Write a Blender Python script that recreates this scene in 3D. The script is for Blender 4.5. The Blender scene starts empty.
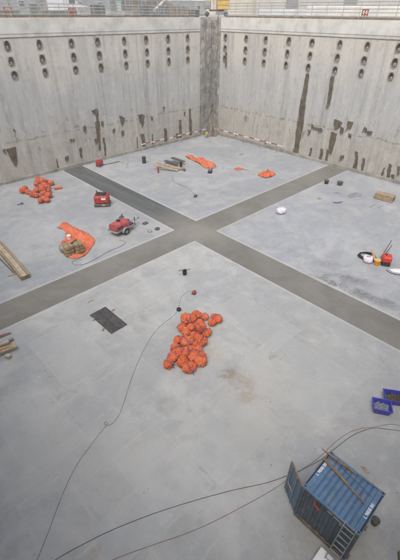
import bpy, bmesh, math, random
from mathutils import Vector, Matrix, noise, geometry
R = random.Random(7)
scene = bpy.context.scene
COL = scene.collection

# ------------------------------------------------------------------ camera
FPX, YAW, PITCH, ROLL = 374.085, 0.806478, -0.621386, 0.00736
CAM = Vector((-23.023, -24.749, 18.0))
_d = Vector((math.cos(YAW)*math.cos(PITCH), math.sin(YAW)*math.cos(PITCH), math.sin(PITCH)))
_r = Vector((math.sin(YAW), -math.cos(YAW), 0)); _u = _r.cross(_d)
_r2 = _r*math.cos(ROLL) + _u*math.sin(ROLL); _u2 = -_r*math.sin(ROLL) + _u*math.cos(ROLL)
cd = bpy.data.cameras.new('camera'); cam = bpy.data.objects.new('camera', cd); COL.objects.link(cam)
cd.sensor_fit = 'HORIZONTAL'; cd.sensor_width = 36; cd.lens = FPX/400*36; cd.clip_end = 3000
m3 = Matrix((_r2, _u2, -_d)).transposed()
cam.matrix_world = Matrix.Translation(CAM) @ m3.to_4x4()
scene.camera = cam
# ------------------------------------------------------------------ world, sun
SUN_EL, SUN_AZ = math.radians(60), math.radians(210)     # direction the light comes from (azimuth from +x towards +y)
w = bpy.data.worlds.new('World'); scene.world = w; w.use_nodes = True
nt = w.node_tree; bg = nt.nodes['Background']
sky = nt.nodes.new('ShaderNodeTexSky'); sky.sky_type = 'NISHITA'; sky.sun_disc = False
sky.sun_elevation = SUN_EL; sky.sun_rotation = math.radians(90) - SUN_AZ
sky.air_density = 1.2; sky.dust_density = 4.0; sky.ozone_density = 1.0
hs = nt.nodes.new('ShaderNodeHueSaturation'); hs.inputs['Saturation'].default_value = 0.55
nt.links.new(sky.outputs[0], hs.inputs['Color']); nt.links.new(hs.outputs[0], bg.inputs[0])
bg.inputs[1].default_value = 0.12
sl = bpy.data.lights.new('sun', 'SUN'); sl.energy = 1.25; sl.angle = math.radians(45); sl.color = (1, .96, .9)
so = bpy.data.objects.new('sun', sl); COL.objects.link(so)
sd = Vector((math.cos(SUN_AZ)*math.cos(SUN_EL), math.sin(SUN_AZ)*math.cos(SUN_EL), math.sin(SUN_EL)))
so.rotation_euler = sd.to_track_quat('Z', 'Y').to_euler(); so.location = (0, 0, 60)
vs = scene.view_settings; vs.view_transform = 'Standard'; vs.look = 'None'; vs.exposure = 0.71; vs.gamma = 1
scene.cycles.max_bounces = 5; scene.cycles.diffuse_bounces = 3; scene.cycles.glossy_bounces = 2; scene.cycles.volume_bounces = 0; scene.cycles.transparent_max_bounces = 6

# ------------------------------------------------------------------ pixel -> place (a pixel of the 400 x 560 photo gives a direction)
def ray(px, py): return _d + _r2*((px-200)/FPX) - _u2*((py-280)/FPX)
def G(px, py, z=0.0):
    v = ray(px, py); return CAM + v*((z-CAM.z)/v.z)
XR, YL = 27.99, 25.575          # the two far wall faces
def onL(px, py): v = ray(px, py); return CAM + v*((YL-CAM.y)/v.y)
def onR(px, py): v = ray(px, py); return CAM + v*((XR-CAM.x)/v.x)

# ------------------------------------------------------------------ mesh helpers
LAST = [None]
def finish(name, bm, mat, parent=None, smooth=False):
    me = bpy.data.meshes.new(name); bm.normal_update(); bm.to_mesh(me); bm.free()
    if smooth:
        for p in me.polygons: p.use_smooth = True
    if mat: me.materials.append(mat)
    o = bpy.data.objects.new(name, me); COL.objects.link(o)
    if parent: o.parent = parent
    LAST[0] = o
    return o
def tag(o, label, cat, group=None):
    o['label'] = label; o['category'] = cat
    if group: o['group'] = group
    return o
def thing(name, label, cat, loc=(0, 0, 0), rz=0, group=None):
    o = bpy.data.objects.new(name, None); COL.objects.link(o); o.empty_display_size = .3
    o.location = loc; o.rotation_euler = (0, 0, rz)
    return tag(o, label, cat, group)
def struct(o): o['kind'] = 'structure'; return o
def box(bm, c, s, rot=None, bev=0.0):
    r = bmesh.ops.create_cube(bm, size=1)
    vs_ = r['verts']
    for v in vs_: v.co = Vector((v.co.x*s[0], v.co.y*s[1], v.co.z*s[2]))
    if bev:
        es = list({e for v in vs_ for e in v.link_edges})
        b = bmesh.ops.bevel(bm, geom=es, offset=bev, segments=1, affect='EDGES')
        vs_ = list({v for f in b['faces'] for v in f.verts} | {v for v in vs_ if v.is_valid})
    M_ = Matrix.Translation(Vector(c)) @ (rot.to_4x4() if rot else Matrix.Identity(4))
    for v in vs_: v.co = M_ @ v.co
    return vs_
def bx(name, c, s, mat, parent=None, rot=None, bev=0.0):
    bm = bmesh.new(); box(bm, c, s, rot, bev); return finish(name, bm, mat, parent)
def cyl(bm, a, b, r, r2=None, seg=12, caps=True):
    a, b = Vector(a), Vector(b); r2 = r if r2 is None else r2
    q = (b-a).to_track_quat('Z', 'Y'); ra, rb = [], []
    for i in range(seg):
        t = 2*math.pi*i/seg; e = Vector((math.cos(t), math.sin(t), 0))
        ra.append(bm.verts.new(a + q @ (e*r))); rb.append(bm.verts.new(b + q @ (e*r2)))
    for i in range(seg):
        j = (i+1) % seg; bm.faces.new((ra[i], ra[j], rb[j], rb[i]))
    if caps: bm.faces.new(ra[::-1]); bm.faces.new(rb)
def cy(name, a, b, r, mat, parent=None, r2=None, seg=12):
    bm = bmesh.new(); cyl(bm, a, b, r, r2, seg); return finish(name, bm, mat, parent)
def smooth_path(pts, n=8):
    P = [Vector(p) for p in pts]; P = [P[0]*2-P[1]] + P + [P[-1]*2-P[-2]]; out = []
    for i in range(1, len(P)-2):
        for k in range(n):
            t = k/n; p0, p1, p2, p3 = P[i-1:i+3]
            out.append(.5*((2*p1)+(p2-p0)*t+(2*p0-5*p1+4*p2-p3)*t*t+(3*p1-p0-3*p2+p3)*t**3))
    out.append(P[-2]); return out
def tube(bm, pts, r, seg=6, closed=False):
    rings = []; n = len(pts)
    for i, p in enumerate(pts):
        t = (pts[(i+1) % n]-pts[i-1]) if closed else (pts[min(i+1, n-1)]-pts[max(i-1, 0)])
        q = t.to_track_quat('Z', 'Y')
        rings.append([bm.verts.new(p + q @ Vector((math.cos(2*math.pi*k/seg)*r, math.sin(2*math.pi*k/seg)*r, 0))) for k in range(seg)])
    for i in range(n if closed else n-1):
        A, B = rings[i], rings[(i+1) % n]
        best = min(range(seg), key=lambda s: (A[0].co-B[s].co).length)
        for k in range(seg):
            bm.faces.new((A[k], A[(k+1) % seg], B[(k+1+best) % seg], B[(k+best) % seg]))
    if not closed: bm.faces.new(rings[0][::-1]); bm.faces.new(rings[-1])
def tb(name, pts, r, mat, parent=None, seg=6, closed=False, n=8, smooth=True):
    bm = bmesh.new(); tube(bm, smooth_path(pts, n) if n else [Vector(p) for p in pts], r, seg, closed)
    return finish(name, bm, mat, parent, smooth)
def dup(o, loc, rz, label, group=None, scale=None):
    r = o.copy(); COL.objects.link(r); r.location = loc; r.rotation_euler = (0, 0, rz); r['label'] = label
    if group: r['group'] = group
    if scale: r.scale = scale
    for ch in o.children:
        c = ch.copy(); COL.objects.link(c); c.parent = r
        for g in ch.children:
            d = g.copy(); COL.objects.link(d); d.parent = c
    return r

# ------------------------------------------------------------------ materials
class N:
    """small node-graph helper"""
    def __init__(s, name, rough=.8, metal=0.0):
        s.m = bpy.data.materials.new(name); s.m.use_nodes = True; s.t = s.m.node_tree
        s.b = s.t.nodes['Principled BSDF']; s.b.inputs['Roughness'].default_value = rough; s.b.inputs['Metallic'].default_value = metal
        s.b.inputs['Specular IOR Level'].default_value = .35
        tc = s.t.nodes.new('ShaderNodeTexCoord'); s.P = tc.outputs['Object']
    def nd(s, k, **kw):
        n = s.t.nodes.new(k)
        for a, b in kw.items(): setattr(n, a, b)
        return n
    def put(s, sock, v):
        if isinstance(v, bpy.types.NodeSocket): s.t.links.new(v, sock)
        else: sock.default_value = v
    def mapv(s, scale=(1, 1, 1), loc=(0, 0, 0), rot=(0, 0, 0), P=None):
        n = s.nd('ShaderNodeMapping'); s.put(n.inputs[0], P or s.P); n.inputs['Scale'].default_value = scale
        n.inputs['Location'].default_value = loc; n.inputs['Rotation'].default_value = rot; return n.outputs[0]
    def noise(s, scale, detail=5, rough=.55, P=None, dist=0.0, col=False):
        n = s.nd('ShaderNodeTexNoise'); s.put(n.inputs['Vector'], P or s.P); n.inputs['Scale'].default_value = scale
        n.inputs['Detail'].default_value = min(detail, 6); n.inputs['Roughness'].default_value = rough; n.inputs['Distortion'].default_value = dist
        return n.outputs[1 if col else 0]
    def math(s, op, a, b=0.0, c=0.0, clamp=False):
        n = s.nd('ShaderNodeMath', operation=op, use_clamp=clamp); s.put(n.inputs[0], a); s.put(n.inputs[1], b); s.put(n.inputs[2], c); return n.outputs[0]
    def rng(s, v, a, b, c=0.0, d=1.0):
        n = s.nd('ShaderNodeMapRange', interpolation_type='SMOOTHSTEP'); s.put(n.inputs[0], v)
        for i, q in enumerate((a, b, c, d)): n.inputs[i+1].default_value = q
        return n.outputs[0]
    def mix(s, f, a, b, mode='MIX'):
        n = s.nd('ShaderNodeMix', data_type='RGBA', blend_type=mode); s.put(n.inputs[0], f)
        for k, v in ((6, a), (7, b)):
            s.put(n.inputs[k], v if isinstance(v, bpy.types.NodeSocket) else (*v, 1)[:4])
        return n.outputs[2]
    def xyz(s, P=None):
        n = s.nd('ShaderNodeSeparateXYZ'); s.put(n.inputs[0], P or s.P); return n.outputs
    def dist(s, c, sc=(1, 1, 1), P=None):
        a = s.nd('ShaderNodeVectorMath', operation='SUBTRACT'); s.put(a.inputs[0], P or s.P); a.inputs[1].default_value = c
        m_ = s.nd('ShaderNodeVectorMath', operation='MULTIPLY'); s.put(m_.inputs[0], a.outputs[0]); m_.inputs[1].default_value = sc
        l = s.nd('ShaderNodeVectorMath', operation='LENGTH'); s.put(l.inputs[0], m_.outputs[0]); return l.outputs['Value']
    def bump(s, h, strength=.3, dist=.02):
        n = s.nd('ShaderNodeBump'); n.inputs['Strength'].default_value = strength; n.inputs['Distance'].default_value = dist
        s.put(n.inputs['Height'], h); s.put(s.b.inputs['Normal'], n.outputs[0])
    def out(s, col, rough=None):
        s.put(s.b.inputs['Base Color'], col)
        if rough is not None: s.put(s.b.inputs['Roughness'], rough)
        return s.m
def simple(name, c, var=.25, rough=.65, scale=3.0, metal=0.0, dirt=None, bump=.15, dirt_amt=.5):
    g = N(name, rough, metal)
    n1 = g.noise(scale, 6, .6); n2 = g.noise(scale*6, 4)
    lo = tuple(x*(1-var) for x in c); hi = tuple(min(1, x*(1+var)) for x in c)
    col = g.mix(g.rng(n1, .3, .7), lo, hi)
    if dirt: col = g.mix(g.math('MULTIPLY', g.rng(g.noise(scale*1.7, 8, .65), .48, .72), dirt_amt), col, dirt)
    g.bump(n2, bump, .02)
    return g.out(col, g.rng(n2, .2, .8, rough-.1, min(1, rough+.12)))

def floor_mat(name, tint, seed, stains, edge=True, near=False):
    g = N(name, .72)
    P = g.mapv(loc=(seed*3.1, seed*1.7, 0))
    big = g.noise(.09, 3, .6, P); mid = g.noise(.45, 5, .65, P); fine = g.noise(4.5, 8, .7, P); grit = g.noise(40, 3, .6, P)
    streak = g.noise(.8, 6, .6, g.mapv((.22, 1.6, 1), rot=(0, 0, .5), P=P))
    streak2 = g.noise(.7, 6, .6, g.mapv((1.8, .2, 1), rot=(0, 0, .18), P=P))
    base = g.mix(g.rng(big, .35, .65), tuple(x*.89 for x in tint), tuple(x*1.07 for x in tint))
    base = g.mix(g.math('MULTIPLY', g.rng(mid, .42, .72), .34), base, (tint[0]*.80, tint[1]*.79, tint[2]*.78))
    base = g.mix(g.math('MULTIPLY', g.rng(streak, .52, .75), .30), base, (.43, .435, .44))
    base = g.mix(g.math('MULTIPLY', g.rng(streak2, .56, .78), .28), base, (tint[0]*.72, tint[1]*.74, tint[2]*.76))
    base = g.mix(g.math('MULTIPLY', g.rng(fine, .5, .8), .25), base, (tint[0]*.72, tint[1]*.71, tint[2]*.69))
    cl = g.noise(.20, 8, .7, g.mapv(loc=(11, 5, 0), P=P), 1.2); cl2 = g.noise(.9, 10, .75, g.mapv(loc=(3, 17, 0), P=P)); sp = g.noise(14, 4, .7, P)
    base = g.mix(g.math('MULTIPLY', g.rng(cl, .47, .58), .7), base, (tint[0]*.83, tint[1]*.85, tint[2]*.89))
    base = g.mix(g.math('MULTIPLY', g.rng(cl, .49, .38), .5), base, (tint[0]*1.2, tint[1]*1.19, tint[2]*1.16))
    base = g.mix(g.math('MULTIPLY', g.rng(cl2, .50, .64), .55), base, (tint[0]*.76, tint[1]*.74, tint[2]*.70))
    base = g.mix(g.math('MULTIPLY', g.rng(cl2, .46, .34), .45), base, (tint[0]*1.25, tint[1]*1.25, tint[2]*1.24))
    base = g.mix(g.math('MULTIPLY', g.rng(sp, .56, .72), .3), base, (tint[0]*.6, tint[1]*.58, tint[2]*.55))
    # pour lanes and board marks: a warped brick pattern, hardly visible
    wv = g.nd('ShaderNodeVectorMath', operation='ADD'); g.put(wv.inputs[0], P)
    ws = g.nd('ShaderNodeVectorMath', operation='SCALE'); g.put(ws.inputs[0], g.noise(.6, 3, .5, P, 0, True)); ws.inputs['Scale'].default_value = .9; g.put(wv.inputs[1], ws.outputs[0])
    br = g.nd('ShaderNodeTexBrick'); g.put(br.inputs[0], wv.outputs[0]); br.inputs['Scale'].default_value = .16
    br.inputs['Color1'].default_value = (.42, .42, .42, 1); br.inputs['Color2'].default_value = (.58, .58, .58, 1); br.inputs['Mortar'].default_value = (.62, .62, .62, 1)
    br.inputs['Mortar Size'].default_value = .012; br.inputs['Mortar Smooth'].default_value = .9
    base = g.mix(.09, base, br.outputs[0], 'OVERLAY')
    br2 = g.nd('ShaderNodeTexBrick'); g.put(br2.inputs[0], g.mapv((1, 1, 1), (2.3, 1.1, 0), (0, 0, .06), P=wv.outputs[0])); br2.inputs['Scale'].default_value = .21; br2.inputs['Brick Width'].default_value = 1.0; br2.inputs['Row Height'].default_value = .6
    br2.inputs['Color1'].default_value = (0, 0, 0, 1); br2.inputs['Color2'].default_value = (0, 0, 0, 1); br2.inputs['Mortar'].default_value = (1, 1, 1, 1); br2.inputs['Mortar Size'].default_value = .010; br2.inputs['Mortar Smooth'].default_value = 1.0
    base = g.mix(g.math('MULTIPLY', br2.outputs[0], g.rng(cl2, .46, .62, 0, .28)), base, (.48, .47, .45))
    scr = g.noise(1.0, 6, .7, g.mapv((.6, 5, 1), rot=(0, 0, .9), P=P), .6); base = g.mix(g.math('MULTIPLY', g.rng(scr, .62, .70), g.rng(cl, .42, .58, 0, .45)), base, (tint[0]*.58, tint[1]*.56, tint[2]*.53))
    # thin cracks and scuffs
    ck = g.noise(.5, 8, .55, P, 1.4); cr = g.math('ABSOLUTE', g.math('SUBTRACT', ck, .5))
    base = g.mix(g.math('MULTIPLY', g.rng(cr, .0, .012, 1, 0), g.rng(mid, .5, .7, 0, .22)), base, (.18, .17, .16))
    spots = g.rng(cl2, .70, .76)
    base = g.mix(g.math('MULTIPLY', spots, .4), base, (.2, .18, .15))
    warp = g.noise(.9, 5, .7, P); warp2 = fine
    for (px, py, hx_, hy_, rot, k_) in (sheets if near else ()):
        c = G(px, py); q_ = g.xyz(g.mapv(P=g.mapv(loc=(-c.x, -c.y, 0)), rot=(0, 0, -rot)))
        d_ = g.math('MAXIMUM', g.math('SUBTRACT', g.math('ABSOLUTE', q_[0]), hx_), g.math('SUBTRACT', g.math('ABSOLUTE', q_[1]), hy_))
        d_ = g.math('ADD', d_, g.math('MULTIPLY', g.math('SUBTRACT', warp2, .5), .25))
        base = g.mix(g.rng(d_, -.06, .06, .32, 0), base, tuple(min(.6, x*k_) for x in tint))
        base = g.mix(g.math('MULTIPLY', g.rng(g.math('ABSOLUTE', d_), .02, .10, 1, 0), g.rng(cl2, .42, .60, 0, .32)), base, (.50, .485, .45))
    for (px, py, rx, ry, rot, col, amt) in stains:
        c = G(px, py)
        d_ = g.dist((0, 0, 0), (1/rx, 1/ry, 0), P=g.mapv(P=g.mapv(loc=(-c.x, -c.y, 0)), rot=(0, 0, -rot)))
        f = g.rng(g.math('ADD', d_, g.math('MULTIPLY', g.math('SUBTRACT', warp, .5), 2.4)), .25, 1.15, 1, 0)
        f = g.math('MULTIPLY', f, g.math('MULTIPLY', g.rng(warp2, .3, .65, .25, 1), amt))
        if amt >= .9: f = g.math('MULTIPLY', f, g.rng(g.math('ADD', cl2, g.math('MULTIPLY', warp2, .5)), .66, .82, .05, 1))
        base = g.mix(f, base, col)
    if edge:
        x, y, z = g.xyz()[:3]
        e = g.math('SUBTRACT', g.math('MINIMUM', g.math('ABSOLUTE', x), g.math('ABSOLUTE', y)), 1.48)
        e = g.math('ADD', e, g.math('MULTIPLY', g.math('SUBTRACT', warp2, .5), .35))
        base = g.mix(g.rng(e, .02, .32, .55, 0), base, (.48, .47, .44))
    g.bump(g.math('ADD', g.math('MULTIPLY', fine, .6), g.math('MULTIPLY', grit, .4)), .22, .012)
    return g.out(base, g.rng(mid, .3, .7, .62, .85))

def wall_mat(name, seed, horiz, dark=0.0):
    g = N(name, .85)
    P = g.mapv(loc=(seed, seed*.7, 0)); x, y, z = g.xyz()[:3]; h = x if horiz == 'x' else y
    streak = g.noise(1.0, 6, .62, g.mapv((1.5, 1.5, .05), P=P))
    wide = g.noise(1.0, 5, .55, g.mapv((.33, .33, .045), P=P))
    big = g.noise(.13, 4, .6, P); mid = g.noise(.8, 6, .68, P); fine = g.noise(7, 6, .7, P)
    spk = g.noise(2.6, 6, .78, P); spk2 = g.noise(1.0, 9, .75, g.mapv((2.2, 2.2, .7), P=P))
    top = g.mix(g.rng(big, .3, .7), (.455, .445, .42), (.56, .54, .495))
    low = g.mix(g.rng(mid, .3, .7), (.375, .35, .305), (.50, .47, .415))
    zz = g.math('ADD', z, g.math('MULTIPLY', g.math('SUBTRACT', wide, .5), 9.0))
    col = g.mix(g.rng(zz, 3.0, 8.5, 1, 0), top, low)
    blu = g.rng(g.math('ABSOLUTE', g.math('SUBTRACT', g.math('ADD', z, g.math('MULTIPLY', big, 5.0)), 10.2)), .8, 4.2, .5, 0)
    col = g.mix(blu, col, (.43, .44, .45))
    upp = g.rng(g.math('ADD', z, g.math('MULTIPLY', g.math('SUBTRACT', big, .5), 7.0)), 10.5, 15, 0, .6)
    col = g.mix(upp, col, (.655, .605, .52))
    col = g.mix(g.math('MULTIPLY', g.rng(streak, .47, .72), g.rng(spk2, .3, .64, .14, .66)), col, (.23, .22, .20))
    col = g.mix(g.math('MULTIPLY', g.rng(wide, .5, .68), .34), col, (.31, .31, .305))
    col = g.mix(g.math('MULTIPLY', g.rng(streak, .50, .30), .25), col, (.64, .62, .56))
    col = g.mix(g.math('MULTIPLY', g.rng(mid, .55, .72), .38), col, (.27, .245, .205))
    col = g.mix(g.math('MULTIPLY', g.rng(spk, .50, .70), .42), col, (.30, .28, .25))
    col = g.mix(g.math('MULTIPLY', g.rng(spk2, .48, .30), .42), col, (.70, .685, .64))
    pat = g.nd('ShaderNodeTexBrick'); g.put(pat.inputs[0], g.mapv((1, 1, 1), rot=(math.radians(90), 0, 0 if horiz == 'x' else math.radians(90))))
    pat.inputs['Scale'].default_value = .42; pat.inputs['Color1'].default_value = (.44, .44, .44, 1); pat.inputs['Color2'].default_value = (.58, .58, .57, 1); pat.inputs['Mortar'].default_value = (.46, .46, .46, 1); pat.inputs['Mortar Size'].default_value = .006
    pat.inputs['Brick Width'].default_value = 1.0; pat.inputs['Row Height'].default_value = .75
    col = g.mix(g.rng(big, .45, .65, .0, .30), col, pat.outputs[0], 'OVERLAY')
    # lift line: where one pour ends on the next
    lz = g.math('ABSOLUTE', g.math('SUBTRACT', g.math('ADD', z, g.math('MULTIPLY', mid, 1.2)), 5.4))
    col = g.mix(g.math('MULTIPLY', g.rng(lz, .03, .16, 1, 0), g.rng(spk2, .42, .60, .0, .7)), col, (.16, .14, .11))
    spall = g.rng(g.noise(1.0, 6, .66, g.mapv((.9, .9, .55), P=P), .8), .60, .655)
    band = g.rng(g.math('ABSOLUTE', g.math('SUBTRACT', z, 4.6)), 1.0, 3.2, 1, 0)
    col = g.mix(g.math('MULTIPLY', spall, g.math('MULTIPLY', band, .65)), col, (.17, .145, .11))
    # panel joints, every few metres
    fr = g.math('ABSOLUTE', g.math('SUBTRACT', g.math('FRACT', g.math('ADD', g.math('MULTIPLY', h, 1/6.1), g.math('MULTIPLY', mid, .012))), .5))
    col = g.mix(g.math('MULTIPLY', g.rng(fr, .001, .005, 1, 0), g.rng(spk2, .42, .6, .0, .6)), col, (.17, .16, .145))
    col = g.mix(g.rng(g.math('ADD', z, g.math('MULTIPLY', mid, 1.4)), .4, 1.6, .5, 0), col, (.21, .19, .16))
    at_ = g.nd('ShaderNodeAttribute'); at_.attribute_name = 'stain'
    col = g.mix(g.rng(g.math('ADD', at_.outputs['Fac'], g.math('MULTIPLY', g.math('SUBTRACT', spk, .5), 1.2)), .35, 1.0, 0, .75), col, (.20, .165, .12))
    if dark: col = g.mix(dark, col, g.mix(g.rng(g.noise(1.0, 10, .75, g.mapv((1.5, 1.5, .8), P=P), 1.0), .40, .62), (.15, .13, .105), (.47, .44, .385)))
    g.bump(g.math('ADD', g.math('MULTIPLY', fine, .4), g.math('MULTIPLY', streak, 1.0)), .35 if not dark else 1.0, .03 if not dark else .12)
    return g.out(col)

BR = (.23, .185, .13)
st_near = [(243, 386, 1.5, 1.0, .4, (.27, .225, .165), .9), (228, 374, .8, .6, 0, (.22, .175, .12), .9), (250, 396, .9, .6, 1.0, (.27, .225, .165), .9), (272, 357, .35, .7, .6, (.22, .18, .13), .9), (215, 352, .8, 1.5, .2, (.38, .33, .27), .55), (97, 551, .45, .3, 0, (.29, .24, .17), .6),
           (185, 345, 3.0, 2.0, .8, (.36, .32, .28), .35), (260, 395, 3.6, 2.2, .3, (.40, .38, .34), .5), (195, 268, 2.4, .8, .7, (.36, .34, .31), .45), (262, 440, 2.0, 1.6, .3, (.37, .36, .33), .5),
           (325, 535, 3.2, 2.0, 0, (.25, .23, .20), .55), (120, 470, 4.5, 2.2, .2, (.40, .39, .37), .5), (60, 360, 4, 2, .5, (.42, .42, .41), .35), (350, 365, 4, 2.4, .9, (.42, .42, .41), .35),  # first entry is the container's shade, painted on the floor around its foot
           (300, 400, 3, 2.5, 0, (.40, .40, .39), .5), (215, 250, 3.2, 1.0, -.7, (.46, .45, .43), .4), (30, 470, 4, 3, 0, (.41, .40, .38), .5), (197, 292, .5, .3, 0, (.3, .3, .3), .5), (250, 500, 3, 1.5, .3, (.42, .41, .4), .5)]
st_right = [(345, 287, 4.2, .55, -1.35, (.12, .12, .12), .95), (336, 276, 3.0, .45, -1.1, (.17, .175, .18), .9), (326, 264, 2.0, .6, -.9, (.22, .225, .23), .8), (372, 298, 3.0, .7, -1.35, (.16, .165, .17), .85), (352, 279, 1.6, .8, -1.2, (.17, .17, .17), .8), (300, 220, 3, 1.6, .3, (.34, .35, .37), .5), (372, 262, 2.2, 1.4, .4, (.27, .27, .27), .5), (340, 232, 5, 1.2, -.6, (.42, .43, .45), .4), (265, 214, 2, .9, .2, (.34, .35, .37), .5)]
st_far = [(178, 166, 4, 2.5, .3, (.33, .31, .28), .5), (190, 212, 2.5, 1.0, .7, (.30, .30, .29), .6), (135, 180, 3, 1.5, 0, (.36, .36, .37), .5), (160, 178, 3.5, .35, .6, (.40, .34, .24), .7), (250, 160, 6, 2.5, .2, (.37, .375, .39), .5), (209, 172, 1.2, .9, 0, (.3, .29, .28), .5)]
st_left = [(125, 238, 2.2, 1.2, .2, (.36, .34, .32), .55), (76, 250, 2.8, 1.6, 0, (.38, .36, .34), .5), (40, 195, 3, 2, 0, (.36, .36, .36), .4), (105, 207, 1.6, 1.0, 0, (.33, .32, .31), .5), (30, 235, 5, 2.5, .5, (.37, .38, .39), .5), (160, 226, 1.4, 1.0, .4, (.44, .43, .42), .4)]
sheets = [(70, 352, 1.6, 2.6, .02, 1.10), (118, 392, 2.6, 1.5, .03, .93), (160, 470, 1.4, 2.2, -.02, 1.10), (95, 445, 2.0, 1.2, .05, .92), (230, 430, 2.4, 1.6, 0, 1.08), (300, 372, 2.2, 3.0, .02, 1.07), (190, 530, 1.6, 1.1, .1, .93), (255, 320, 1.5, 2.8, 0, 1.06), (150, 290, 3.0, 1.3, .02, 1.08), (40, 430, 1.5, 2.2, .03, 1.08), (130, 525, 1.5, 1.0, .04, 1.09), (60, 520, 1.1, 1.8, 0, .93)]
M_near = floor_mat('near_slab_concrete', (.368, .371, .368), 1, st_near, near=True)
M_right = floor_mat('right_slab_concrete', (.345, .355, .370), 2, st_right)
M_far = floor_mat('far_slab_concrete', (.335, .343, .355), 3, st_far)
M_left = floor_mat('left_slab_concrete', (.325, .333, .343), 4, st_left)
M_wl = wall_mat('left_wall_concrete', 0.0, 'x'); M_wr = wall_mat('right_wall_concrete', 21.3, 'y'); M_wc = wall_mat('corner_concrete', 40.0, 'x', .62)
def strip_mat():
    g = N('joint_strip_concrete', .85); x, y, z = g.xyz()[:3]
    big = g.noise(.25, 6, .65, None, .7); mid = g.noise(1.6, 7, .7, None, .6); fine = g.noise(9, 5, .7)
    col = g.mix(g.rng(big, .3, .7), (.15, .142, .125), (.205, .196, .177))
    along = g.noise(1.0, 6, .6, g.mapv((1.2, .1, 1)), .3)
    wet = g.math('MULTIPLY', g.rng(g.math('ADD', y, g.math('MULTIPLY', g.math('SUBTRACT', big, .5), 6)), 2.5, 7.5), g.rng(g.math('ABSOLUTE', x), 1.6, 2.2, 1, 0))
    col = g.mix(wet, col, g.mix(g.rng(along, .3, .7), (.07, .076, .076), (.125, .131, .13)))
    col = g.mix(g.math('MULTIPLY', g.rng(mid, .52, .75), .5), col, (.15, .145, .13))
    c = g.dist((0, -.3, 0), (.30, .30, 0)); col = g.mix(g.math('MULTIPLY', g.rng(g.math('ADD', c, g.math('SUBTRACT', mid, .5)), .2, 1.0, 1, 0), .45), col, (.30, .285, .255))
    col = g.mix(g.math('MULTIPLY', g.rng(g.noise(.6, 7, .7, g.mapv((1, 1, 1), (4, 2, 0)), 1.5), .58, .68), .45), col, (.24, .23, .21))
    g.bump(g.math('ADD', g.math('MULTIPLY', fine, .5), mid), .5, .03)
    return g.out(col)
M_strip = strip_mat()
M_coping = simple('coping_concrete', (.66, .64, .59), .12, .85, .5, dirt=(.36, .33, .28), dirt_amt=.4)
M_joint = simple('rusty_joint', (.26, .19, .11), .35, .9, 1.2)  # brown line below the capping beam
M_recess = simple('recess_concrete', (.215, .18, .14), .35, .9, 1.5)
M_plate = simple('anchor_plate', (.45, .44, .41), .2, .6, 3, dirt=(.25, .2, .15))
M_soil = simple('damp_soil_stain', (.115, .092, .060), .45, .95, 1.6, bump=.8)
M_kick = simple('kicker_concrete', (.31, .295, .265), .3, .9, .8, dirt=(.16, .14, .11))
M_ground = simple('site_ground', (.40, .375, .33), .2, .95, .08, dirt=(.3, .28, .24))
M_steel = simple('galvanised_steel', (.40, .41, .41), .2, .5, 4, .3)
M_wood = simple('weathered_timber', (.36, .26, .155), .3, .8, 2.5, dirt=(.20, .15, .10))
M_woodp = simple('pale_plywood', (.37, .315, .245), .2, .8, 2, dirt=(.32, .26, .19))
M_woody = simple('yellow_formwork_timber', (.29, .20, .10), .25, .7, 2, dirt=(.25, .18, .1))
M_woodd = simple('dark_timber', (.20, .15, .105), .3, .85, 2, dirt=(.1, .08, .06))
M_or = simple('orange_sheeting', (.55, .115, .040), .22, .6, 2.6, dirt=(.58, .15, .07), bump=.5)
M_or2 = simple('faded_orange_sheeting', (.56, .135, .058), .22, .6, 1.8, dirt=(.50, .24, .16), bump=.5)
M_purple = simple('purple_rope', (.15, .08, .24), .3, .7, 5)
M_red = simple('red_paint', (.40, .03, .028), .3, .5, 3, dirt=(.16, .06, .05), dirt_amt=.8)
M_redp = simple('faded_red_paint', (.40, .07, .075), .3, .55, 3, dirt=(.30, .16, .14), dirt_amt=.8)
M_black = simple('black_rubber', (.022, .022, .024), .4, .7, 4, dirt=(.09, .085, .08))
M_dgrey = simple('dark_grey_metal', (.085, .085, .085), .35, .6, 4, dirt=(.18, .15, .12))
M_grey = simple('grey_metal', (.27, .27, .265), .3, .55, 4, dirt=(.17, .14, .11))
M_white = simple('white_plastic', (.74, .73, .74), .08, .6, 2, dirt=(.55, .52, .5))
M_lil = simple('pale_sack', (.68, .64, .70), .12, .8, 4, dirt=(.5, .46, .52), bump=.5)
M_yel = simple('yellow_paint', (.66, .42, .10), .15, .55, 1.5, dirt=(.40, .27, .09))
M_bluetub = simple('blue_plastic', (.045, .055, .40), .2, .45, 3, dirt=(.16, .17, .42))
M_rubble = simple('rubble', (.24, .24, .30), .45, .95, 9, bump=1)
M_mud = simple('brown_debris', (.10, .085, .055), .5, .95, 7, bump=1)
M_tread = simple('red_tape', (.33, .07, .055), .2, .6, 3)
M_mat = simple('rubber_mat', (.062, .058, .06), .3, .8, 2.2, dirt=(.13, .12, .115), bump=.5)
M_brownbag = simple('brown_woven_sacks', (.29, .21, .11), .3, .9, 6, dirt=(.17, .12, .07), bump=.6)
M_cable = simple('grey_cable', (.16, .155, .145), .3, .7, 2)
M_blackcable = simple('black_cable', (.06, .058, .058), .3, .7, 2)
M_redcable = simple('rust_red_cable', (.27, .145, .11), .3, .7, 2)
M_blueroof = None

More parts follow.
